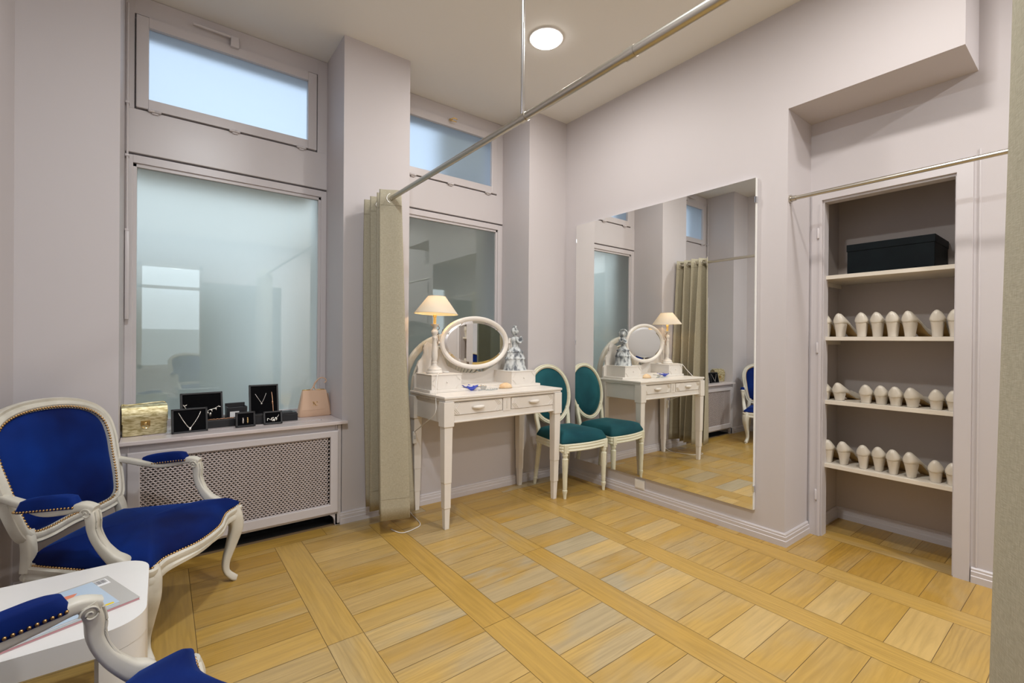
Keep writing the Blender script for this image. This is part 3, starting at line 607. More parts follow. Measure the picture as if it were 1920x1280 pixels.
for sx in (-1, 1):
    for sy in (-1, 1):
        cx, cy = sx * .4245, sy * .190; bm = nb(); secs = [(0, .0140), (.118, .0175), (.122, .0200), (.262, .0215), (.266, .0235), (.585, .0265), (.5855, .0325), (TT - .031, .0325)]
        rr = []
        for z, h in secs:
            sh = (.0265 - min(h, .0265)) * .3
            rr.append([bm.verts.new((cx - sx * sh + a * h, cy - sy * sh + b * h, z)) for a, b in ((-1, -1), (1, -1), (1, 1), (-1, 1))])
        for A, B in zip(rr, rr[1:]):
            for k in range(4): bm.faces.new((A[k], A[(k + 1) % 4], B[(k + 1) % 4], B[k]))
        bm.faces.new(rr[0][::-1]); bm.faces.new(rr[-1]); bmesh.ops.bevel(bm, geom=bm.edges[:], offset=.0012, segments=1, affect='EDGES'); build('leg', bm, TABLEW, dt)
bm = nb(); box(bm, -.44, .44, -.020, .205, TT, TT + .018, .003); box(bm, -.205, .18, .02, .205, TT + .017, TT + .027, .003); build('gallery_base', bm, TABLEW, dt)
for xa, xb in ((-.425, -.215), (.185, .400)):
    bm = nb(); box(bm, xa, xb, -.012, .200, TT + .018, TT + .105, .0015); gb = build('box_drawer', bm, TABLEW, dt)
    bm = nb(); box(bm, xa - .003, xb + .003, -.016, .202, TT + .105, TT + .110, .0015); build('box_top', bm, TABLEW, gb)
    bm = nb(); z0, z1 = TT + .022, TT + .100; xi0, xi1 = xa + .006, xb - .006
    for p in (((xi0, z0 + .03), (xi0 + .03, z0)), ((xi0, z1 - .03), (xi0 + .03, z1)), ((xi1, z0 + .03), (xi1 - .03, z0)), ((xi1, z1 - .03), (xi1 - .03, z1))):
        for q in (0, .006):
            dx = q if p[0][0] < (xa + xb) / 2 else -q; sweep(bm, [(p[0][0] + dx, -.0125, p[0][1]), (p[1][0] + dx, -.0125, p[1][1])], rrect(.0022, .0026, .0006, 1), up=(0, 1, 0))
    build('box_carving', bm, TABLEW, gb)
    bm = nb(); sphere(bm, ((xa + xb) / 2, -.016, TT + .062), .005); build('box_knob', bm, TABLEW, gb, smooth=True)
# shaped back board: ogee wings rising to the mirror
half = [(.440, .0), (.440, .075), (.428, .086), (.415, .095), (.412, .115), (.418, .14), (.408, .165), (.385, .185), (.37, .215), (.372, .245), (.36, .27), (.345, .29), (.325, .28), (.30, .27), (.27, .26), (.2, .13), (.1, .085), (0, .075)]
poly = [(a, TT + .018 + b) for a, b in half] + [(-a, TT + .018 + b) for a, b in half[::-1][1:]]
bm = nb(); prism(bm, poly, .190, .207, 'y'); bb_ = build('back_board', bm, TABLEW, dt)
OC = Vector((-.025, .115, 1.060)); OA, OB = .272, .176
def oval(t, ax, bx, dy=0): return Vector((OC.x + ax * math.cos(t), OC.y + dy, OC.z + bx * math.sin(t)))
TT_ = [2 * PI * k / 64 for k in range(64)]
bm = nb(); prof = [(.020, -.010), (.022, .004), (.014, .013), (.004, .015), (-.008, .011), (-.016, .005), (-.020, -.004), (-.020, -.010)]
rings = []
for t in TT_:
    n_ = Vector((math.cos(t) / OA, 0, math.sin(t) / OB)).normalized(); p = oval(t, OA - .015, OB - .015)
    rings.append([bm.verts.new(p + n_ * a * .80 + Vector((0, -b, 0))) for a, b in prof])
for i in range(64):
    A, B = rings[i], rings[(i + 1) % 64]
    for k in range(len(prof)): bm.faces.new((A[k], A[(k + 1) % len(prof)], B[(k + 1) % len(prof)], B[k]))
mf = build('mirror_frame', bm, TABLEW, dt, auto=40)
bm = nb(); o1 = [bm.verts.new(oval(t, OA - .028, OB - .028, -.002)) for t in TT_]; o2 = [bm.verts.new(oval(t, OA - .045, OB - .045, -.0045)) for t in TT_]
for k in range(64): bm.faces.new((o1[k], o1[(k + 1) % 64], o2[(k + 1) % 64], o2[k]))
bm.faces.new(o2); o3 = [bm.verts.new(oval(t, OA - .028, OB - .028, .006)) for t in TT_]; bm.faces.new(o3[::-1])
for k in range(64): bm.faces.new((o3[k], o3[(k + 1) % 64], o1[(k + 1) % 64], o1[k]))
build('mirror_glass', bm, MIRROR, mf); bm = nb(); bk = [oval(t, OA - .025, OB - .025, .007) for t in TT_]; prism(bm, [(p.x, p.z) for p in bk], OC.y + .007, OC.y + .010, 'y'); build('mirror_back', bm, TABLEW, mf)
for s in (-1, 1):   # swing supports
    bm = nb(); P = catmull([(OC.x + s * .30, OC.y + .03, TT + .10), (OC.x + s * .315, OC.y + .02, TT + .17), (OC.x + s * .297, OC.y + .015, TT + .24), (OC.x + s * .292, OC.y + .008, TT + .305), (OC.x + s * .298, OC.y + .006, TT + .335)])
    sweep(bm, P, rrect(.022, .016, .005, 2), up=(0, 1, 0)); sphere(bm, (OC.x + s * .285, OC.y, OC.z), .010); build('mirror_support', bm, TABLEW, dt, smooth=True)
# carved arch piece standing in the window niche behind the mirror
ar = empty('carved_arch_panel', (-.99, .17, .60)); tag(ar, 'cream carved arched panel with fluted rays in the niche behind the oval mirror', 'carved panel')
bm = nb(); AX, AZ = .335, .33; pts = [(AX * math.cos(t), 0, .17 + AZ * math.sin(t)) for t in [PI * k / 32 for k in range(33)]]
pts = [(AX, 0, .0)] + pts + [(-AX, 0, .0)]; sweep(bm, pts, rrect(.05, .034, .012, 3), up=(0, 1, 0)); build('arch_moulding', bm, CREAM, ar, auto=50)
bm = nb(); sweep(bm, [(a * .86, -.012, .0 + b * .88) for a, _, b in pts], rrect(.014, .014, .005, 2), up=(0, 1, 0)); build('inner_bead', bm, CREAM, ar, smooth=True)
bm = nb(); N = 48; cen = Vector((0, .0, .06)); last = None
for k in range(N + 1):
    t = PI * k / N; r_ = .80 * (1 + (.02 if k % 2 else 0)); a = bm.verts.new((AX * r_ * math.cos(t), -.010 if k % 2 else .004, .15 + AZ * .84 * math.sin(t))); b = bm.verts.new((.06 * math.cos(t), -.008 if k % 2 else 0, .06 + .05 * math.sin(t)))
    if last: bm.faces.new((last[0], a, b, last[1]))
    last = (a, b)
o_ = build('fluted_rays', bm, CREAM, ar); md = o_.modifiers.new('thick', 'SOLIDIFY'); md.thickness = .01
bm = nb(); box(bm, -.34, .34, -.02, .02, 0, .05, .006); build('plinth', bm, CREAM, ar)
bm = nb(); sphere(bm, (-.20, -.03, .435), .014); sphere(bm, (.20, -.03, .435), .014); build('rosette', bm, CREAM, ar, smooth=True)
# ------------------------------------------------------------------ things on the dressing table
BT = TT + .110; GB = TT + .0275
lm = empty('table_lamp', (-1.262, -.140, BT)); tag(lm, 'lit table lamp with white turned base and cream cone shade', 'lamp')
bm = nb(); lathe(bm, [(.048, 0), (.052, .004), (.052, .012), (.047, .017), (.044, .020), (.046, .026), (.040, .034), (.028, .042), (.018, .052), (.014, .062), (.017, .070), (.013, .076), (.016, .086), (.021, .105), (.0195, .13), (.0155, .16), (.0135, .19), (.012, .215), (.0155, .220), (.0155, .228), (.012, .233), (.014, .242), (.020, .252), (.022, .262), (.018, .272), (.011, .280), (.012, .290), (.018, .298), (.026, .304), (.027, .310), (.010, .311)], 28)
build('turned_base', bm, TABLEW, lm, auto=50)
bm = nb(); lathe(bm, [(.0095, .310), (.0095, .352), (.012, .354), (.012, .368), (.004, .370)], 16); cs = build('candle_sleeve', bm, mat('candle_sleeve', (.86, .66, .26), .45), lm, auto=50); cs['label'] = 'pale yellow candle sleeve'
BULB = mat('lit_bulb', (1, .9, .7), .5, emit=(1, .75, .42), es=7)
bm = nb(); sphere(bm, (0, 0, .408), .017, 1, 1, 1.3, 14, 10); build('bulb', bm, BULB, lm, smooth=True)
bm = nb(); seg = 40; tl = Matrix.Translation((-.004, 0, .0)) @ Matrix.Rotation(math.radians(2), 4, 'Y'); a_ = [bm.verts.new(tl @ Vector((.137 * math.cos(t), .137 * math.sin(t), .375))) for t in [2 * PI * k / seg for k in range(seg)]]; b_ = [bm.verts.new(tl @ Vector((.055 * math.cos(t), .055 * math.sin(t), .485))) for t in [2 * PI * k / seg for k in range(seg)]]
for k in range(seg): bm.faces.new((a_[k], a_[(k + 1) % seg], b_[(k + 1) % seg], b_[k]))
sh = build('lamp_shade', bm, SHADE, lm, smooth=True)
bm = nb(); tube(bm, [tl @ Vector((.137 * math.cos(t), .137 * math.sin(t), .375)) for t in [2 * PI * k / seg for k in range(seg)]], .0018, 6, True); tube(bm, [tl @ Vector((.055 * math.cos(t), .055 * math.sin(t), .485)) for t in [2 * PI * k / seg for k in range(seg)]], .0016, 6, True); build('shade_trim', bm, mat('shade_binding', (.70, .62, .48), .7), sh)
bm = nb(); tube(bm, [(-.052, 0, .484), (.052, 0, .484)], .0014, 6); tube(bm, [(0, -.052, .484), (0, .052, .484)], .0014, 6); tube(bm, [(0, 0, .415), (0, 0, .484)], .0014, 6); build('shade_carrier', bm, CHROME, sh)
bm = nb(); tube(bm, catmull([(.012, -.012, .30), (.028, -.010, .285), (.020, .012, .262), (.024, -.006, .235), (.026, .004, .20), (.022, -.004, .175)]), .0022, 6); rb = build('hanging_cord', bm, mat('brown_cord', (.30, .18, .09), .7), lm, smooth=True); rb['label'] = 'thin brown cord with tag'
pl = bpy.data.lights.new('bulb_glow', 'POINT'); pl.energy = 2.4; pl.color = (1, .66, .32); pl.shadow_soft_size = .02; po = bpy.data.objects.new('bulb_glow', pl); COL.objects.link(po); po.parent = lm; po.location = (0, 0, .425)
cd = empty('lamp_cord', (-1.262, -.14, 0)); tag(cd, 'cream lamp cord with inline switch hanging down behind the curtain', 'cord')
bm = nb(); P = catmull([(.005, -.055, BT + .006), (-.045, -.125, BT - .002), (-.075, -.165, .81), (-.105, -.22, .74), (-.128, -.255, .66), (-.130, -.12, .58), (-.105, .06, .50)], 8); tube(bm, P, .0026, 7)
P = catmull([(-.105, .06, .43), (-.09, .09, .33), (-.10, .10, .22), (-.115, .105, .08), (-.13, .06, .006), (-.16, -.14, .004), (-.22, -.19, .004), (-.30, -.20, .004), (-.33, -.12, .004)], 8); tube(bm, P, .0026, 7); build('wire', bm, PLASTIC, cd, smooth=True)
bm = nb(); box(bm, -.118, -.092, .052, .070, .427, .503, .006); build('inline_switch', bm, PLASTIC, cd); bm = nb(); box(bm, -.111, -.099, .049, .054, .457, .480, .002); build('switch_button', bm, mat('grey_button', (.6, .6, .6), .4), cd)
ds = empty('white_dish', (-1.168, -.115, BT)); tag(ds, 'tiny white dish beside the lamp base', 'dish'); bm = nb(); lathe(bm, [(.018, 0), (.022, .004), (.023, .008), (.014, .009), (.010, .006)], 20); build('saucer', bm, WHITE, ds, smooth=True)
# figurine of a lady in a tiered dress
fg = empty('lady_figurine', (-.617, -.135, BT), math.radians(-20)); tag(fg, 'distressed grey-white lady figurine in a tiered dress with bonnet', 'figurine')
bm = nb(); seg = 64; prof = []
def tier(z0, z1, r0, r1):  # flounce
    for k in range(6): t = k / 5; prof.append((r0 + (r1 - r0) * t ** .8, z0 + (z1 - z0) * t))
tier(0, .078, .083, .066); prof.append((.074, .080)); tier(.083, .128, .072, .052); prof.append((.059, .130)); tier(.133, .165, .056, .024); rr = []
for i, (r, z) in enumerate(prof):
    ring = []
    for k in range(seg):
        a = 2 * PI * k / seg; q = 1 + .030 * math.sin(a * 9 + z * 30) + (.05 * math.sin(a * 16) if r in (.074, .059) else 0)
        ring.append(bm.verts.new((r * q * math.cos(a), r * q * math.sin(a) * .92, z + (.006 * math.sin(a * 16) if r in (.074, .059) else 0))))
    rr.append(ring)
for A, B in zip(rr, rr[1:]):
    for k in range(seg): bm.faces.new((A[k], A[(k + 1) % seg], B[(k + 1) % seg], B[k]))
bm.faces.new(rr[0][::-1]); bm.faces.new(rr[-1]); build('tiered_skirt', bm, PLASTER, fg, auto=60)
bm = nb(); tl = [(.028, .158), (.023, .170), (.024, .185), (.030, .205), (.033, .218), (.027, .231), (.009, .240), (.008, .250), (.014, .258), (.0185, .270), (.018, .284), (.010, .296)]
lathe(bm, tl, 20, Matrix.Diagonal((1, .85, 1, 1))); 
for v_ in bm.verts:
    if v_.co.z > .255 and v_.co.x > .010: v_.co.x += .004
tube(bm, catmull([(0, -.024, .222), (.012, -.036, .200), (.034, -.026, .196), (.044, -.008, .214)]), .0072, 8); tube(bm, catmull([(0, .024, .222), (.012, .036, .200), (.034, .026, .198), (.044, .008, .212)]), .0072, 8)
sphere(bm, (.020, -.004, .272), .004); build('body', bm, PLASTER, fg, smooth=True)
bm = nb(); P = [(-.004, .036 * math.cos(t), .277 + .036 * math.sin(t)) for t in [2 * PI * k / 24 for k in range(24)]]; sweep(bm, [(x + .006 * math.sin(k * 1.9), y, z) for k, (x, y, z) in enumerate(P)], circ(.0058, 6), True, up=(1, 0, 0)); sphere(bm, (-.010, 0, .275), .027, .7, 1, 1.05, 12, 8); build('bonnet', bm, PLASTER, fg, smooth=True)
bm = nb()
for k in range(9): a = k * 2.4; sphere(bm, (.046 + .007 * math.sin(a * 1.7), .013 * math.cos(a), .222 + .013 * math.sin(a)), .008, 1, 1, 1, 7, 5)
build('bouquet', bm, PLASTER, fg)
# star shaped cobalt dish, chain, shell, crystal bowl
sd = empty('cobalt_star_dish', (-1.055, -.240, TT)); tag(sd, 'cobalt blue glass star dish on the dressing table', 'dish'); bm = nb(); n = 20; rr = []
for r, z in ((.020, 0), (.024, .004), (.045, .026), (.042, .0275), (.022, .007), (.002, .006)):
    rr.append([bm.verts.new(((r * (1 + (.32 if (k % 4 == 0) else 0) * (1 if r > .03 else 0))) * math.cos(2 * PI * k / n), (r * (1 + (.32 if (k % 4 == 0) else 0) * (1 if r > .03 else 0))) * math.sin(2 * PI * k / n), z + (.006 if k % 4 == 0 and r > .03 else 0))) for k in range(n)])
for A, B in zip(rr, rr[1:]):
    for k in range(n): bm.faces.new((A[k], A[(k + 1) % n], B[(k + 1) % n], B[k]))
bm.faces.new(rr[0][::-1]); bm.faces.new(rr[-1]); build('dish_body', bm, COBALT, sd, smooth=True)
cb = empty('crystal_bowl', (-.968, -.235, TT)); tag(cb, 'small faceted clear bowl of trinkets beside the cobalt dish', 'bowl')
bm = nb(); lathe(bm, [(.020, 0), (.030, .006), (.036, .024), (.033, .025), (.024, .012), (.004, .010)], 12); build('bowl_body', bm, mat('grey_crystal', (.50, .49, .46), .12, spec=1, coat=1), cb)
bm = nb()
for k in range(11): a = k * 2.4; sphere(bm, (.018 * math.cos(a) * (k % 3) / 2, .018 * math.sin(a) * (k % 3) / 2, .020 + .003 * (k % 4)), .0055, 1, 1, .8, 7, 5)
build('trinkets', bm, SILVER, cb)
ch = empty('crystal_necklace', (-.955, -.300, TT)); tag(ch, 'clear crystal bead strand lying on the dressing table top', 'necklace'); bm = nb()
for k in range(34): t = k / 33 * 2 * PI; sphere(bm, (.062 * math.cos(t) + .02 * math.sin(2 * t), .020 * math.sin(t), .0042), .0042, 1, 1, 1, 6, 5)
build('bead_strand', bm, mat('crystal_bead', (.62, .66, .66), .08, .4, spec=1), ch)
se = empty('scallop_shell', (-.790, -.262, TT)); tag(se, 'peach scallop shell lying beside the figurine box', 'seashell'); bm = nb(); N = 24; rr = []
for j in range(7):
    q = j / 6; R_ = []
    for k in range(N + 1):
        a = PI * k / N; r = .052 * q * (1 + .03 * math.cos(k * PI)); R_.append(bm.verts.new((r * math.cos(a) * 1.05 - 0, .012 - r * math.sin(a) * .7, .002 + .034 * math.sqrt(max(0, 1 - q * q)) + (.0012 if k % 2 else 0))))
    rr.append(R_)
for A, B in zip(rr, rr[1:]):
    for k in range(N): bm.faces.new((A[k], A[k + 1], B[k + 1], B[k]))
o_ = build('shell_body', bm, SHELLM, se, smooth=True); md = o_.modifiers.new('thick', 'SOLIDIFY'); md.thickness = .0015
# ------------------------------------------------------------------ jewellery display on the sill
def frame_box(name, label, x, y, w_, h, lean, rz, kind, mount=True, depth=.022):
    """tray leaning back on a little easel: local y- is the face"""
    r = empty(name, (x, y, SILL), rz); tag(r, label, 'jewellery box', 'black jewellery trays on the sill')
    mx = Matrix.Rotation(-lean, 4, 'X'); bm = nb(); t = .009
    for b in ((-w_ / 2, -w_ / 2 + t, 0, h), (w_ / 2 - t, w_ / 2, 0, h), (-w_ / 2, w_ / 2, 0, t), (-w_ / 2, w_ / 2, h - t, h)): box(bm, b[0], b[1], 0, depth, b[2], b[3], .0012, mx=mx)
    box(bm, -w_ / 2, w_ / 2, depth - .004, depth, 0, h, 0, mx=mx); mb_ = -depth * math.sin(-lean) if lean > 0 else 0
    fr = build('tray_frame', bm, BLACKL, r); bm = nb(); box(bm, -w_ / 2 + t - .001, w_ / 2 - t + .001, .006, depth - .003, t - .001, h - t + .001, 0, mx=mx); build('velvet_pad', bm, BLACKV, r)
    bm = nb(); ys = depth * math.cos(lean) + h * .62 * math.sin(lean); prism(bm, [(depth * math.cos(lean) * .9, .0), (ys + .006, 0), (ys - .003, h * .6 * math.cos(lean)), (ys - .006, h * .6 * math.cos(lean))], -w_ * .25, w_ * .25, 'x'); build('easel', bm, BLACKL, r)
    return r, mx
def jew(name, r, bm, m, lab=None):
    o = build(name, bm, m, r, smooth=True)
    if lab: o['label'] = lab
    return o
def T(mx, a, z, y=.0035): return mx @ Vector((a, y, z))
r, mx = frame_box('necklace_tray', 'black tray with a silver V necklace, front left beside the gold bag', -2.513, .062, .150, .122, .20, math.radians(4), 0)
bm = nb(); P = catmull([T(mx, -.045, .100), T(mx, -.030, .068), T(mx, -.012, .036), T(mx, .0, .024), T(mx, .012, .038), T(mx, .033, .072), T(mx, .047, .104)], 8)
for p in resample(P, .0046): sphere(bm, p, .0028, 1, .8, 1, 6, 5)
jew('tennis_necklace', r, bm, SILVER); bm = nb(); box(bm, -.004, .004, .001, .005, .012, .026, .001, mx=mx); jew('pendant', r, bm, SILVER)
r, mx = frame_box('tiara_tray', 'black tray with a silver leaf necklace, behind the V necklace tray', -2.452, .200, .190, .185, .22, math.radians(5), 0)
bm = nb(); P = catmull([T(mx, -.085, .125), T(mx, -.066, .098), T(mx, -.045, .080), T(mx, -.015, .073), T(mx, .012, .074), T(mx, .03, .088), T(mx, .055, .094), T(mx, .078, .108)], 6); tube(bm, P, .0018, 6)
for i, p in enumerate(resample(P, .011)):
    a = (i % 2 * 2 - 1) * .9 + i * .05; rot = mx @ Matrix.Rotation(a, 4, 'Y'); q = p + (rot.to_3x3() @ Vector((0, 0, .008 * (1 if i % 2 else -1)))); sphere(bm, q, .0085, .38, .3, 1, 7, 5, rot=rot.to_3x3().to_4x4())
sphere(bm, T(mx, .0, .074), .008, 1.3, .5, .8); sphere(bm, T(mx, .036, .062), .013, .5, .3, 1); jew('leaf_necklace', r, bm, SILVER)
r, mx = frame_box('pendant_tray', 'tall black tray with a pendant necklace and a bracelet', -2.158, .210, .150, .212, .24, math.radians(-2), 0)
bm = nb(); tube(bm, catmull([T(mx, -.045, .160), T(mx, -.025, .125), T(mx, -.013, .108), T(mx, -.002, .125), T(mx, .012, .162)]), .0015, 6); sphere(bm, T(mx, -.013, .101), .006, 1, .6, 1); jew('pendant_necklace', r, bm, SILVER)
bm = nb(); tube(bm, catmull([T(mx, .040, .168), T(mx, .044, .12), T(mx, .046, .04)]), .0022, 6); sphere(bm, T(mx, .0435, .105), .005, 1, .6, 2.2); o_ = jew('bracelet', r, bm, ROSEG); o_['label'] = 'rose gold bracelet'
r, mx = frame_box('earring_tray', 'small black tray with two drop earrings, at the sill front centre', -2.268, .080, .092, .080, .16, math.radians(3), 0, depth=.018)
for sx in (-.012, .010):
    bm = nb(); sphere(bm, T(mx, sx, .030), .014, .34, .25, 1.0); sphere(bm, T(mx, sx, .046), .004, 1, .6, 1); jew('drop_earring', r, bm, SILVER if sx < 0 else GOLD)
r, mx = frame_box('brooch_tray', 'small black tray with a flower brooch, in front of the tall pendant tray', -2.134, .092, .094, .072, .30, math.radians(-2), 0, depth=.018)
bm = nb(); tube(bm, catmull([T(mx, -.028, .020), T(mx, -.026, .034), T(mx, -.012, .024), T(mx, .006, .026), T(mx, .024, .040), T(mx, .030, .05)]), .0018, 6)
for k in range(9): a = k * 2.4; sphere(bm, T(mx, .004 + .014 * math.cos(a), .026 + .008 * math.sin(a), .002), .0052, 1, .6, 1, 7, 5)
jew('flower_brooch', r, bm, SILVER)
r = empty('bracelet_box', (-2.375, .165, SILL), math.radians(3)); tag(r, 'long low black box with a rose gold bead bracelet on top', 'jewellery box', 'black jewellery trays on the sill'); bm = nb(); box(bm, -.075, .068, -.030, .022, 0, .040, .002); build('box_body', bm, BLACKL, r)
bm = nb(); 
for k in range(24): sphere(bm, (-.068 + k * .0055, -.012 + .003 * math.sin(k * 1.4), .043 + .0015 * math.sin(k * 2.2)), .0036, 1, 1, 1, 6, 5)
o_ = jew('bead_bracelet', r, bm, ROSEG); o_['label'] = 'rose gold and silver beads'
r = empty('label_box', (-2.292, .235, SILL), math.radians(4)); tag(r, 'small open black box with a white price card, behind the bracelet box', 'jewellery box', 'black jewellery trays on the sill'); bm = nb(); box(bm, -.052, .045, -.028, .040, 0, .075, .002)
box(bm, -.052, .045, -.030, -.024, .071, .092, .001); box(bm, -.052, .045, .036, .042, .071, .110, .001); box(bm, -.052, -.047, -.028, .040, .071, .094, .001); box(bm, .040, .045, -.028, .04, .071, .094, .001); build('box_body', bm, BLACKL, r)
bm = nb(); box(bm, -.040, .004, -.034, -.031, .040, .070, 0); o_ = build('price_card', bm, PAPERW, r); o_['label'] = 'small white card'
r = empty('ring_box', (-2.032, .170, SILL), math.radians(-4)); tag(r, 'small closed black box with a folded cover, left of the blush handbag', 'jewellery box', 'black jewellery trays on the sill'); bm = nb(); box(bm, -.048, .036, -.030, .030, 0, .042, .002); build('box_body', bm, BLACKL, r)
bm = nb(); box(bm, -.050, .030, -.030, .034, .043, .050, .003); box(bm, -.046, .010, -.020, .03, .049, .055, .003); build('soft_cover', bm, BLACKL, r)
r = empty('stacked_ring_box', (-2.208, .150, SILL)); tag(r, 'plain black box between the two small front trays', 'jewellery box', 'black jewellery trays on the sill'); bm = nb(); box(bm, -.012, .034, -.028, .022, 0, .052, .002); build('box_body', bm, BLACKL, r); bm = nb(); box(bm, -.013, .035, -.029, .023, .040, .054, .002); build('lid', bm, BLACKL, r)
# gold clutch bag
gb = empty('gold_handbag', (-2.695, .140, SILL), math.radians(9)); tag(gb, 'gold metallic leather flap bag at the left end of the sill', 'handbag')
bm = nb(); 
body = [(-.030, .002), (.030, .002), (.032, .05), (.030, .115), (.020, .136), (0, .143), (-.020, .136), (-.030, .115), (-.034, .05)]
prism(bm, [(a * .86, b * .97) for a, b in body], -.082, .082, 'x'); bd = build('bag_body', bm, GOLDSIDE, gb)
bm = nb(); prism(bm, [(-.0265, .002), (-.033, .002), (-.036, .05), (-.033, .11), (-.0265, .115)], -.085, .085, 'x'); bmesh.ops.bevel(bm, geom=bm.edges[:], offset=.002, segments=2, affect='EDGES'); build('front_panel', bm, GOLDLEA, gb, auto=40)
bm = nb(); fp = [(-.037, .062), (-.0385, .085), (-.036, .112), (-.026, .137), (-.008, .147), (.012, .146), (.028, .132), (.034, .10), (.033, .02), (.030, .02), (.030, .10), (.024, .128), (.012, .141), (-.008, .142), (-.023, .133), (-.032, .11), (-.0345, .085), (-.033, .062)]
prism(bm, fp, -.088, .088, 'x'); build('flap', bm, GOLDLEA, gb, auto=35)
bm = nb(); prism(bm, [(-.018, .050), (.018, .050), (.018, .072), (-.018, .072)], -.0415, -.0385, 'y'); P = [(.0 + .016 * math.cos(t), -.042, .050 + .014 * math.sin(t)) for t in [PI + PI * k / 12 for k in range(13)]]; tube(bm, P, .0022, 6); sphere(bm, (0, -.043, .058), .007, 1, .5, 1); build('clasp', bm, GOLD, gb, auto=50)
bm = nb(); P = catmull([(-.080, .004, .138), (-.082, .010, .150), (-.060, .014, .147), (.0, .016, .149), (.055, .014, .152), (.082, .008, .150), (.090, .01, .12)], 6); tube(bm, P, .0035, 7); build('strap', bm, GOLDLEA, gb, smooth=True)
bm = nb(); tube(bm, catmull([(-.090, -.01, .004), (-.100, -.006, .004), (-.095, .012, .004), (-.086, .02, .004)]), .003, 7); build('chain_end', bm, GOLD, gb, smooth=True)
# blush structured handbag
pb = empty('blush_handbag', (-1.880, .255, SILL), math.radians(-2)); tag(pb, 'blush leather structured handbag with gold monogram beside the column', 'handbag')
bm = nb(); R_ = []
for z, hw, hd in ((0, .090, .034), (.006, .096, .038), (.05, .088, .035), (.10, .079, .028), (.150, .070, .018), (.158, .067, .013)):
    R_.append([bm.verts.new((a, b, z)) for a, b in rrect(hw * 2, hd * 2, hd * .35, 3)])
for A, B in zip(R_, R_[1:]):
    for k in range(16): bm.faces.new((A[k], A[(k + 1) % 16], B[(k + 1) % 16], B[k]))
bm.faces.new(R_[0][::-1]); bm.faces.new(R_[-1]); build('bag_body', bm, BLUSH, pb, auto=50)
bm = nb(); V = [(-.067, -.0215, .157), (.050, -.0215, .157), (.056, -.0375, .042), (-.076, -.0375, .042)]
f_ = [bm.verts.new(p) for p in V]; g_ = [bm.verts.new((p[0], p[1] + .004, p[2])) for p in V]; bm.faces.new(f_); bm.faces.new(g_[::-1])
for k in range(4): bm.faces.new((f_[k], f_[(k + 1) % 4], g_[(k + 1) % 4], g_[k]))
build('front_flap', bm, BLUSH, pb)
bm = nb(); tube(bm, [(-.068, 0, .159), (-.02, 0, .160)], .004, 8); tube(bm, [(.015, 0, .160), (.06, 0, .159)], .004, 8); build('top_clasp', bm, GOLD, pb, smooth=True)
bm = nb(); P = catmull([(-.022, 0, .158), (-.008, 0, .172), (.006, 0, .205), (.035, 0, .232), (.062, 0, .228), (.070, 0, .212), (.060, 0, .200)], 8); sweep(bm, P, rrect(.006, .012, .002, 2), up=(0, 1, 0)); P = catmull([(.018, 0, .158), (.002, .004, .170), (.004, .004, .192), (.026, .004, .224), (.045, .004, .232)], 8); sweep(bm, P, rrect(.006, .012, .002, 2), up=(0, 1, 0)); build('handle', bm, BLUSH, pb, smooth=True)
bm = nb(); y = -.0365
for P in ([(-.017, .088), (-.011, .090), (-.004, .080), (.001, .068)], [(-.015, .067), (-.009, .070), (-.010, .082), (-.012, .090)], [(.000, .080), (.006, .090), (.012, .089), (.013, .084)], [(.001, .080), (.003, .070), (.008, .067), (.013, .071)]):
    tube(bm, catmull([(a, y - (.094 - b) * .14 + .003, b) for a, b in P], 4), .0013, 5)
build('monogram', bm, GOLD, pb)
bm = nb(); sweep(bm, catmull([(.080, 0, .135), (.086, 0, .09), (.096, -.004, .03), (.100, -.01, .012), (.094, -.02, .002)], 6), rrect(.003, .02, .001, 1), up=(0, 1, 0)); build('side_strap', bm, BLUSH, pb, smooth=True)
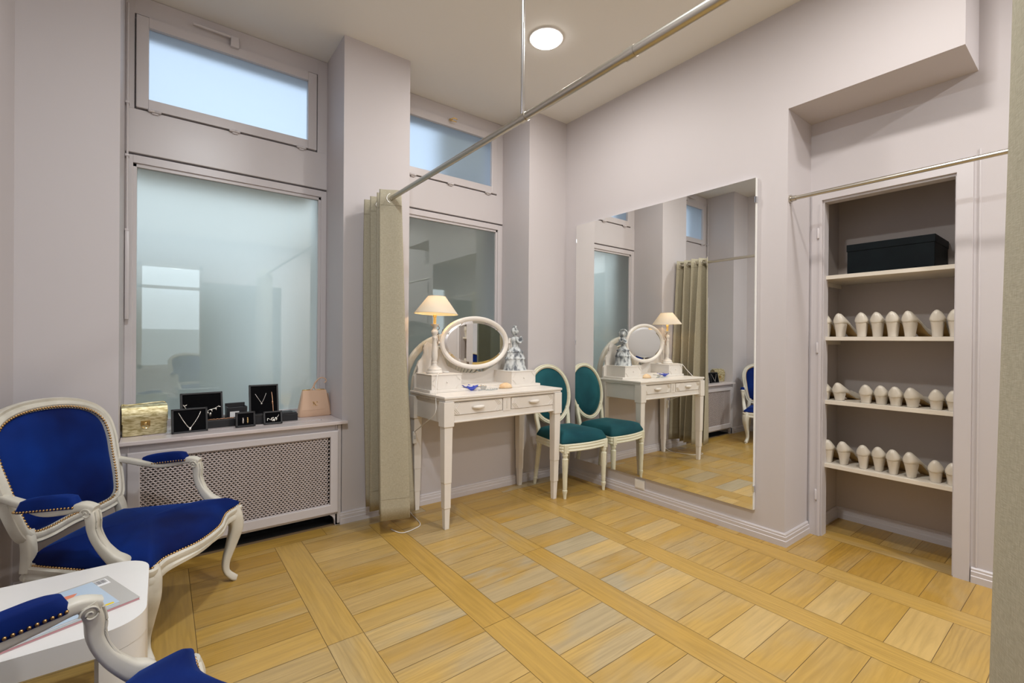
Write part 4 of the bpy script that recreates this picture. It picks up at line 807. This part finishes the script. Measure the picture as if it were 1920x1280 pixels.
# ------------------------------------------------------------------ blue armchairs
def armchair(name, label, loc, rz):
    r = empty(name, loc, rz); tag(r, label, 'armchair', 'blue velvet armchairs')
    SZ = .335; BY0, BLN = .205, .125      # back plane: y = BY0 + (z-.38)*k
    K = BLN / .46
    bk = lambda x, z, d=0: Vector((x, BY0 + (z - .38) * K - .035 * (1 - (x / .27) ** 2) * 0 + .030 * (1 - abs(x / .27) ** 2) + d, z))
    # back loop (bottom narrower, widest two thirds up, arched crest)
    cp = [(0, .398), (.12, .394), (.198, .412), (.224, .48), (.238, .59), (.247, .670), (.238, .738), (.194, .786), (.11, .814), (0, .822)]
    loop = catmull([(a, 0, b) for a, b in cp] + [(-a, 0, b) for a, b in cp[-2:0:-1]], 5, True)
    L3 = [bk(p.x, p.z) for p in loop]
    prof = [(.024, -.014), (.025, .004), (.019, .013), (.010, .009), (.004, .016), (-.006, .017), (-.013, .010), (-.019, .008), (-.019, -.014)]
    def ring_sweep(bm, pts, pr, nvec):
        n = len(pts); rings = []; nv = Vector(nvec)
        for i, p in enumerate(pts):
            d = (pts[(i + 1) % n] - pts[i - 1]).normalized(); o = d.cross(nv).normalized(); rings.append([bm.verts.new(p + o * a + nv * b) for a, b in pr])
        for i in range(n):
            A, B = rings[i], rings[(i + 1) % n]
            for k in range(len(pr)): bm.faces.new((A[k], A[(k + 1) % len(pr)], B[(k + 1) % len(pr)], B[k]))
    front = Vector((0, -1, K)).normalized()
    cen = Vector((0, 0, 0))
    for p in L3: cen += p
    cen /= len(L3)
    # orient so that +a is outwards
    d = (L3[1] - L3[-1]).normalized(); o = d.cross(front); sgn = 1 if o.dot(L3[0] - cen) > 0 else -1
    bm = nb(); ring_sweep(bm, L3 if sgn > 0 else L3[::-1], prof, front)
    # crest carving and short uprights to the seat
    for s in (-1, 1):
        sweep(bm, catmull([bk(s * .195, .43), Vector((s * .205, .215, .37)), Vector((s * .212, .212, .30))], 5), rrect(.036, .030, .006, 2), up=(0, 1, 0))
    build('back_frame', bm, CREAM, r, auto=45)
    inner = [cen + (p - cen) * .925 for p in L3]; inner = [Vector((p.x, bk(p.x, p.z).y, p.z)) for p in inner]
    bm = nb(); dome(bm, inner, bk(0, .62), front * .030, 7, 2.6); dome(bm, [p + Vector((0, .012, 0)) for p in inner][::-1], bk(0, .62) + Vector((0, .012, 0)), -front * .012, 4, 2.4); c_ = build('back_cushion', bm, BLUE, r, smooth=True)
    bm = nb()
    for p in resample([cen + (q - cen) * .938 + front * .009 for q in L3], .0115, True): sphere(bm, p, .0050, 1, 1, 1, 7, 5)
    build('nailheads', bm, BRASS, c_, smooth=True)
    # seat outline, serpentine front
    fc = [(0, -.245), (.08, -.240), (.15, -.218), (.205, -.205), (.255, -.212), (.288, -.218), (.297, -.200), (.285, -.12), (.262, .0), (.235, .12), (.212, .205), (.205, .222), (.10, .232), (0, .235)]
    lp = catmull([(a, b, 0) for a, b in fc] + [(-a, b, 0) for a, b in fc[-2:0:-1]], 4, True)
    def topz(p): return SZ + .004 * math.cos(p.x * 10) - (.0 if p.y > -.1 else .0)
    rim = [Vector((p.x, p.y, SZ + (.010 * (abs(p.x) / .29) ** 2 if p.y < -.1 else 0))) for p in lp]
    bm = nb(); dome(bm, rim, (0, -.02, SZ + .004), (0, 0, .052), 8, 2.2, skirt=(0, 0, -.02)); sc = build('seat_cushion', bm, BLUE, r, smooth=True)
    bm = nb(); out = [Vector((p.x * 1.006, p.y * 1.006, p.z - .013)) for p in rim if not (p.y > .20)]
    k0 = 0
    # rotate list so that it starts at one rear end
    segs = [p for p in out]; i0 = max(range(len(segs)), key=lambda i: (segs[i] - segs[i - 1]).length); segs = segs[i0:] + segs[:i0]
    for p in resample(segs, .0112): sphere(bm, p, .0050, 1, 1, 1, 7, 5)
    build('nailheads', bm, BRASS, sc, smooth=True)
    # seat rail with deeper, scalloped moulding
    bm = nb(); rp = [(.012, -.062), (.014, -.050), (.008, -.040), (.013, -.030), (.013, -.020), (.006, -.014), (-.020, -.014), (-.020, -.062)]
    rings = []; n = len(rim)
    for i, p in enumerate(rim):
        d = (rim[(i + 1) % n] - rim[i - 1]); o = Vector((d.y, -d.x, 0)).normalized()
        if o.dot(Vector((p.x, p.y, 0))) < 0: o = -o
        dip = .014 * (1 - min(1, abs(p.x) / .22)) if p.y < -.15 else 0
        rings.append([bm.verts.new(p + o * a + Vector((0, 0, b + (dip * 0 if b > -.045 else dip * .9)))) for a, b in rp])
    for i in range(n):
        A, B = rings[i], rings[(i + 1) % n]
        for k in range(len(rp)): bm.faces.new((A[k], A[(k + 1) % len(rp)], B[(k + 1) % len(rp)], B[k]))
    build('seat_rail', bm, CREAM, r, auto=45)
    for s in (-1, 1):
        # cabriole front leg
        P = catmull([(s * .268, -.192, .325), (s * .276, -.204, .285), (s * .280, -.210, .235), (s * .270, -.196, .165), (s * .258, -.180, .095), (s * .258, -.182, .050), (s * .272, -.202, .018), (s * .280, -.212, .010)], 5)
        sc_ = lerp_list([.030, .031, .026, .0195, .0145, .0125, .0145, .012], len(P))
        bm = nb(); sweep(bm, P, rrect(2, 2, .55, 3), up=(s * .7, -.7, 0), scale=sc_); lathe(bm, [(.009, 0), (.010, .004), (.007, .008)], 12, Matrix.Translation((s * .276, -.207, 0)))
        build('leg', bm, CREAM, r, auto=50)
        P = catmull([(s * .195, .200, .33), (s * .198, .206, .27), (s * .200, .214, .19), (s * .205, .228, .10), (s * .212, .248, .02), (s * .214, .256, .0)], 5)
        bm = nb(); sweep(bm, P, rrect(2, 2, .5, 3), up=(0, 1, 0), scale=lerp_list([.024, .022, .018, .015, .014, .013], len(P))); build('leg', bm, CREAM, r, auto=50)
        # arm: rail from back, knuckle, swept post
        az = .535
        P = catmull([bk(s * .246, .560) + Vector((0, .005, 0)), (s * .258, .19, .540), (s * .277, .11, az - .014), (s * .288, .04, az - .008), (s * .290, -.015, az + .004), (s * .289, -.052, az - .006)], 6)
        bm = nb(); sweep(bm, P, rrect(.034, .026, .008, 3), up=(0, 0, 1), scale=lerp_list([.8, .9, 1.0, 1.0, 1.08, .9], len(P)))
        P = catmull([(s * .289, -.030, az + .002), (s * .290, -.042, az - .035), (s * .288, -.044, az - .075), (s * .285, -.062, az - .120), (s * .282, -.096, az - .165), (s * .280, -.124, .345), (s * .278, -.130, .315)], 6)
        sweep(bm, P, rrect(.036, .034, .009, 3), up=(0, 1, 0), scale=lerp_list([(1.0, 1.05), (.92, .95), (.82, .82), (.88, .86), (1.0, 1.1), (1.15, 1.5), (1.2, 1.6)], len(P)))
        for sd_ in (-1, 1):   # scroll eyes on both faces of the knuckle
            sp_ = []
            for k in range(26):
                t = k / 25 * 2.3 * 2 * PI / 1.6; rr_ = .0175 * (1 - k / 30); sp_.append((s * .289 + sd_ * .0185, -.034 + rr_ * math.cos(t), az - .016 + rr_ * math.sin(t)))
            tube(bm, sp_, .0022, 6)
        for q in (-.009, .009):
            tube(bm, catmull([(s * .289 + q, -.056, az - .012), (s * .289 + q, -.0605, az - .04), (s * .287 + q, -.060, az - .075), (s * .284 + q, -.078, az - .12), (s * .281 + q * 1.2, -.114, az - .165), (s * .279 + q * 1.3, -.152, .345)], 6), .0028, 6)
        am = build('armrest', bm, CREAM, r, auto=50)
        bm = nb(); lo_ = [(.0, .188), (.014, .181), (.020, .158), (.0225, .09), (.022, .027), (.018, .0), (.0, -.008)]; lo2 = catmull([(a, b, 0) for a, b in lo_] + [(-a, b, 0) for a, b in lo_[-2:0:-1]], 3, True)
        arm_z = lambda y: az + .007 - .010 * max(0, y - .02) / .1; pad = [Vector((s * (.289 - .06 * max(0, p.y)) + p.x, p.y, arm_z(p.y))) for p in lo2]
        dome(bm, pad, (s * .283, .090, az + .003), (0, 0, .036), 7, 3.6, skirt=(0, 0, -.006)); ap = build('arm_pad', bm, BLUE, am, smooth=True)
        bm = nb()
        for p in resample([Vector((p.x, p.y, p.z - .001)) for p in [Vector((s * .289 + (q.x - s * .289) * 1.06, q.y * 1.03, q.z)) for q in pad]], .0105, True): sphere(bm, p, .0038, 1, 1, 1, 6, 4)
        build('nailheads', bm, BRASS, ap, smooth=True)
    return r
ac = armchair('blue_armchair', 'royal blue velvet armchair with carved cream frame in the left corner', (-2.686, -.488, 0), 1.023)
ac2 = copy_tree(ac); ac2.name = 'blue_armchair'; ac2.location = (-2.702, -1.755, 0); ac2.rotation_euler = (0, 0, math.radians(105)); tag(ac2, 'royal blue velvet armchair nearest the camera, cropped at the bottom left', 'armchair', 'blue velvet armchairs')
# ------------------------------------------------------------------ coffee table with magazines
ct = empty('coffee_table', (-2.876, -1.10, 0)); tag(ct, 'low white lacquered coffee table with rounded corners between the armchairs', 'coffee table')
CT = .392; x0, x1, y0, y1 = -.225, .221, -.215, .205
bm = nb(); prism(bm, [(a - .002, b - .005) for a, b in rrect(x1 - x0, y1 - y0, .085, 10)], CT - .055, CT); bmesh.ops.bevel(bm, geom=[e for e in bm.edges if abs(e.verts[0].co.z - e.verts[1].co.z) < 1e-6], offset=.002, segments=2, affect='EDGES'); build('table_top', bm, WHITE, ct, auto=40)
for s in (1, -1):
    bm = nb(); P = [(s * a, b - .005) for a, b in ([(.135, -.205), (.15, -.205)] + [(.1355 + .083 * math.sin(t), -.1275 - .083 * math.cos(t) + .0) for t in [PI / 2 * k / 8 for k in range(9)]] + [(.2185, .12)] + [(.1355 + .083 * math.cos(t), .117 + .083 * math.sin(t)) for t in [PI / 2 * k / 8 for k in range(1, 9)]] + [(.135, .20)])]
    inner_ = [(a * .93, b * .9) for a, b in P[::-1]]; prism(bm, P + inner_, 0.0, CT - .056); build('leg_panel', bm, WHITE, ct, auto=40)
bm = nb(); box(bm, -.17, .17, -.04, .04, .04, .058, .003); build('stretcher_shelf', bm, WHITE, ct)
def mag(name, label, loc, rz, w_, h, th, top, edge):
    r = empty(name, loc, rz); tag(r, label, 'magazine'); bm = nb(); box(bm, -w_ / 2, w_ / 2, -h / 2, h / 2, .0008, th - .0008, 0); build('pages', bm, edge, r); bm = nb(); box(bm, -w_ / 2 - .001, w_ / 2 + .001, -h / 2 - .001, h / 2 + .001, th - .0009, th, 0); box(bm, -w_ / 2 - .001, w_ / 2 + .001, -h / 2 - .001, h / 2 + .001, 0, .0009, 0); build('cover', bm, top, r); return r
m1 = mag('magazine', 'grey back-cover magazine with barcode, lying underneath on the coffee table', (-2.835, -1.145, CT), math.radians(22), .270, .205, .007, MAGG, PINKP)
bm = nb(); box(bm, .090, .126, .050, .090, .007, .0074); build('barcode_panel', bm, PAPERW, m1)
bm = nb()
for k in range(14): box(bm, .093 + k * .0022, .093 + k * .0022 + random.choice([.0007, .0012]), .062, .086, .0074, .0077)
build('barcode_bars', bm, INK, m1)
bm = nb()
for k in range(12): box(bm, .070, .076, .060 - k * .008, .060 - k * .008 + random.choice([.004, .006]), .007, .0074)
build('red_title', bm, REDP, m1)
bm = nb(); prism(bm, [(-.02, -.06), (.05, -.02), (.09, .08), (.03, .09), (-.02, .06)], .007, .0073); build('printed_veil', bm, PAPERW, m1)
m2 = mag('magazine', 'pale blue magazine with yellow label, lying on top on the coffee table', (-2.8525, -1.1606, CT + .0072), math.radians(22), .232, .178, .006, MAGB, PAPERW)
bm = nb(); box(bm, -.114, -.062, -.087, -.070, .006, .0064); box(bm, .072, .108, -.086, -.077, .006, .0064); build('yellow_strip', bm, YEL, m2)
bm = nb()
for k in range(9): box(bm, -.100 + k * .0045, -.0975 + k * .0045, -.082, -.075, .0064, .0067)
for k in range(14): box(bm, -.02 + k * .005, -.0172 + k * .005, -.060, -.057 + (k % 3) * .001, .006, .0064)
build('small_print', bm, REDP, m2)
bm = nb(); prism(bm, [(.02, .02), (.06, .03), (.075, .05), (.05, .055), (.01, .035)], .006, .0064); build('coral_figure', bm, CORAL, m2); bm = nb(); prism(bm, [(-.01, .02), (.04, .045), (.04, .050), (-.015, .028)], .006, .0065); build('teal_figure', bm, TEALI, m2)
# ------------------------------------------------------------------ teal medallion chair
tcx = empty('medallion_chair', (-.243, -.300, 0), math.radians(-4)); tag(tcx, 'teal velvet medallion-back chair with cream fluted legs in the corner', 'chair')
SZ = .385; FW, RW, FY, RY = .200, .158, -.185, .175
seatp = [(0, FY - .030), (.10, FY - .022), (FW - .01, FY - .004), (FW + .008, FY + .012), (FW, FY + .06), (RW + .022, .05), (RW + .008, RY - .03), (RW - .01, RY), (0, RY + .006)]
lp = catmull([(a, b, 0) for a, b in seatp] + [(-a, b, 0) for a, b in seatp[-2:0:-1]], 5, True)
rim = [Vector((p.x, p.y, SZ)) for p in lp]
bm = nb(); dome(bm, rim, (0, -.01, SZ), (0, 0, .070), 8, 2.7, skirt=(0, 0, -.012)); build('seat_cushion', bm, TEAL, tcx, smooth=True)
bm = nb(); rp = [(.006, -.062), (.008, -.056), (.003, -.048), (.008, -.040), (.008, -.034), (.003, -.028), (.007, -.018), (.004, -.011), (-.018, -.011), (-.018, -.062)]; rings = []; n = len(rim)
for i, p in enumerate(rim):
    d = (rim[(i + 1) % n] - rim[i - 1]); o = Vector((d.y, -d.x, 0)).normalized()
    if o.dot(Vector((p.x, p.y, 0))) < 0: o = -o
    rings.append([bm.verts.new(p + o * a + Vector((0, 0, b))) for a, b in rp])
for i in range(n):
    A, B = rings[i], rings[(i + 1) % n]
    for k in range(len(rp)): bm.faces.new((A[k], A[(k + 1) % len(rp)], B[(k + 1) % len(rp)], B[k]))
build('seat_rail', bm, CREAM2, tcx, auto=40)
for s in (-1, 1):
    bm = nb(); box(bm, s * .181 - .021, s * .181 + .021, FY - .016, FY + .026, SZ - .074, SZ - .013, .003); cbk = build('corner_block', bm, CREAM2, tcx)
    bm = nb(); lathe(bm, [(.014, SZ - .045), (.014, SZ - .044)], 12, Matrix.Translation((s * .181, FY - .016, 0)) @ Matrix.Translation((0, 0, SZ - .045)) @ Matrix.Rotation(PI / 2, 4, 'X') @ Matrix.Translation((0, 0, -SZ + .045))); build('rosette', bm, CREAM2, cbk)
    Z = SZ - .074
    bm = nb(); lathe(bm, [(.010, 0), (.0125, .030), (.017, .048), (.0175, .058), (.013, .062), (.0145, .068), (.0205, Z - .052), (.0215, Z - .040), (.0155, Z - .034), (.0155, Z - .024), (.0200, Z - .018), (.0200, Z - .008), (.017, Z)], 24, Matrix.Translation((s * .181, FY + .004, 0)), fl=1, flr=.10); build('leg', bm, CREAM2, tcx)
    mx = Matrix.Translation((s * .145, RY - .012, 0)) @ Matrix.Shear('XY', 4, (s * -.02, -.10)) ; mx = Matrix(((1, 0, s * -.03, s * .153), (0, 1, -.14, RY + .030), (0, 0, 1, 0), (0, 0, 0, 1)))
    Z = SZ - .058; bm = nb(); lathe(bm, [(.010, 0), (.0125, .030), (.017, .044), (.013, .055), (.0145, .062), (.019, Z - .03), (.021, Z - .02), (.021, Z)], 20, mx, fl=1, flr=.10); build('leg', bm, CREAM2, tcx)
# oval back
KB = .20; bk = lambda x, z: Vector((x, RY - .004 + (z - .40) * KB, z)); front = Vector((0, -1, KB)).normalized()
ov = [bk(.188 * math.cos(t), .665 + .213 * math.sin(t) + .0) for t in [2 * PI * k / 56 for k in range(56)]]
ov = [Vector((p.x * (1 + .06 * (p.z - .665) / .2), p.y, p.z)) for p in ov]
bm = nb(); prof = [(.016, -.012), (.016, .006), (.011, .012), (.005, .008), (.001, .013), (-.006, .013), (-.010, .007), (-.016, .006), (-.016, -.012)]; rings = []; n = len(ov)
for i, p in enumerate(ov):
    d = (ov[(i + 1) % n] - ov[i - 1]).normalized(); o = d.cross(front).normalized()
    if o.dot(p - bk(0, .665)) < 0: o = -o
    rings.append([bm.verts.new(p + o * a + front * b) for a, b in prof])
for i in range(n):
    A, B = rings[i], rings[(i + 1) % n]
    for k in range(len(prof)): bm.faces.new((A[k], A[(k + 1) % len(prof)], B[(k + 1) % len(prof)], B[k]))
for s in (-1, 1):
    P = catmull([bk(s * .150, .565), bk(s * .153, .50), bk(s * .146, .43), Vector((s * .143, RY - .008, .36)), Vector((s * .143, RY - .008, .325))], 5); sweep(bm, P, rrect(.030, .026, .006, 3), up=(0, 1, 0)); 
build('back_frame', bm, CREAM2, tcx, auto=40)
c0 = bk(0, .665); inn = [c0 + (p - c0) * .925 for p in ov]
bm = nb(); dome(bm, inn, c0, front * .026, 7, 2.4); dome(bm, [p - front * .010 for p in inn][::-1], c0 - front * .010, -front * .014, 5, 2.2); bc = build('back_cushion', bm, TEAL, tcx, smooth=True)
bm = nb()
for p in resample([c0 + (q - c0) * .932 + front * .007 for q in ov], .008, True): sphere(bm, p, .0026, 1, 1, 1, 5, 4)
build('nailheads', bm, BRASS, bc, smooth=True)
# ------------------------------------------------------------------ standing panel behind the camera, only seen reflected in the window glass
ac3 = copy_tree(ac); ac3.name = 'blue_armchair'; ac3.location = (-2.2, -4.75, 0); ac3.rotation_euler = (0, 0, math.radians(160)); tag(ac3, 'royal blue velvet armchair seen only as a reflection in the oval mirror', 'armchair', 'blue velvet armchairs')
sp = empty('display_board', (-1.79, -3.36, 0)); tag(sp, 'grey-green display board seen only reflected in the window pane', 'board')
bm = nb(); box(bm, -.46, .44, -.02, .02, .02, 1.76, .003); build('board_panel', bm, mat('grey_green_board', (.09, .10, .075), .6), sp)
bm = nb(); box(bm, -.4, -.3, -.12, .12, 0, .03, .003); box(bm, .26, .36, -.12, .12, 0, .03, .003); build('board_feet', bm, WHITE, sp)
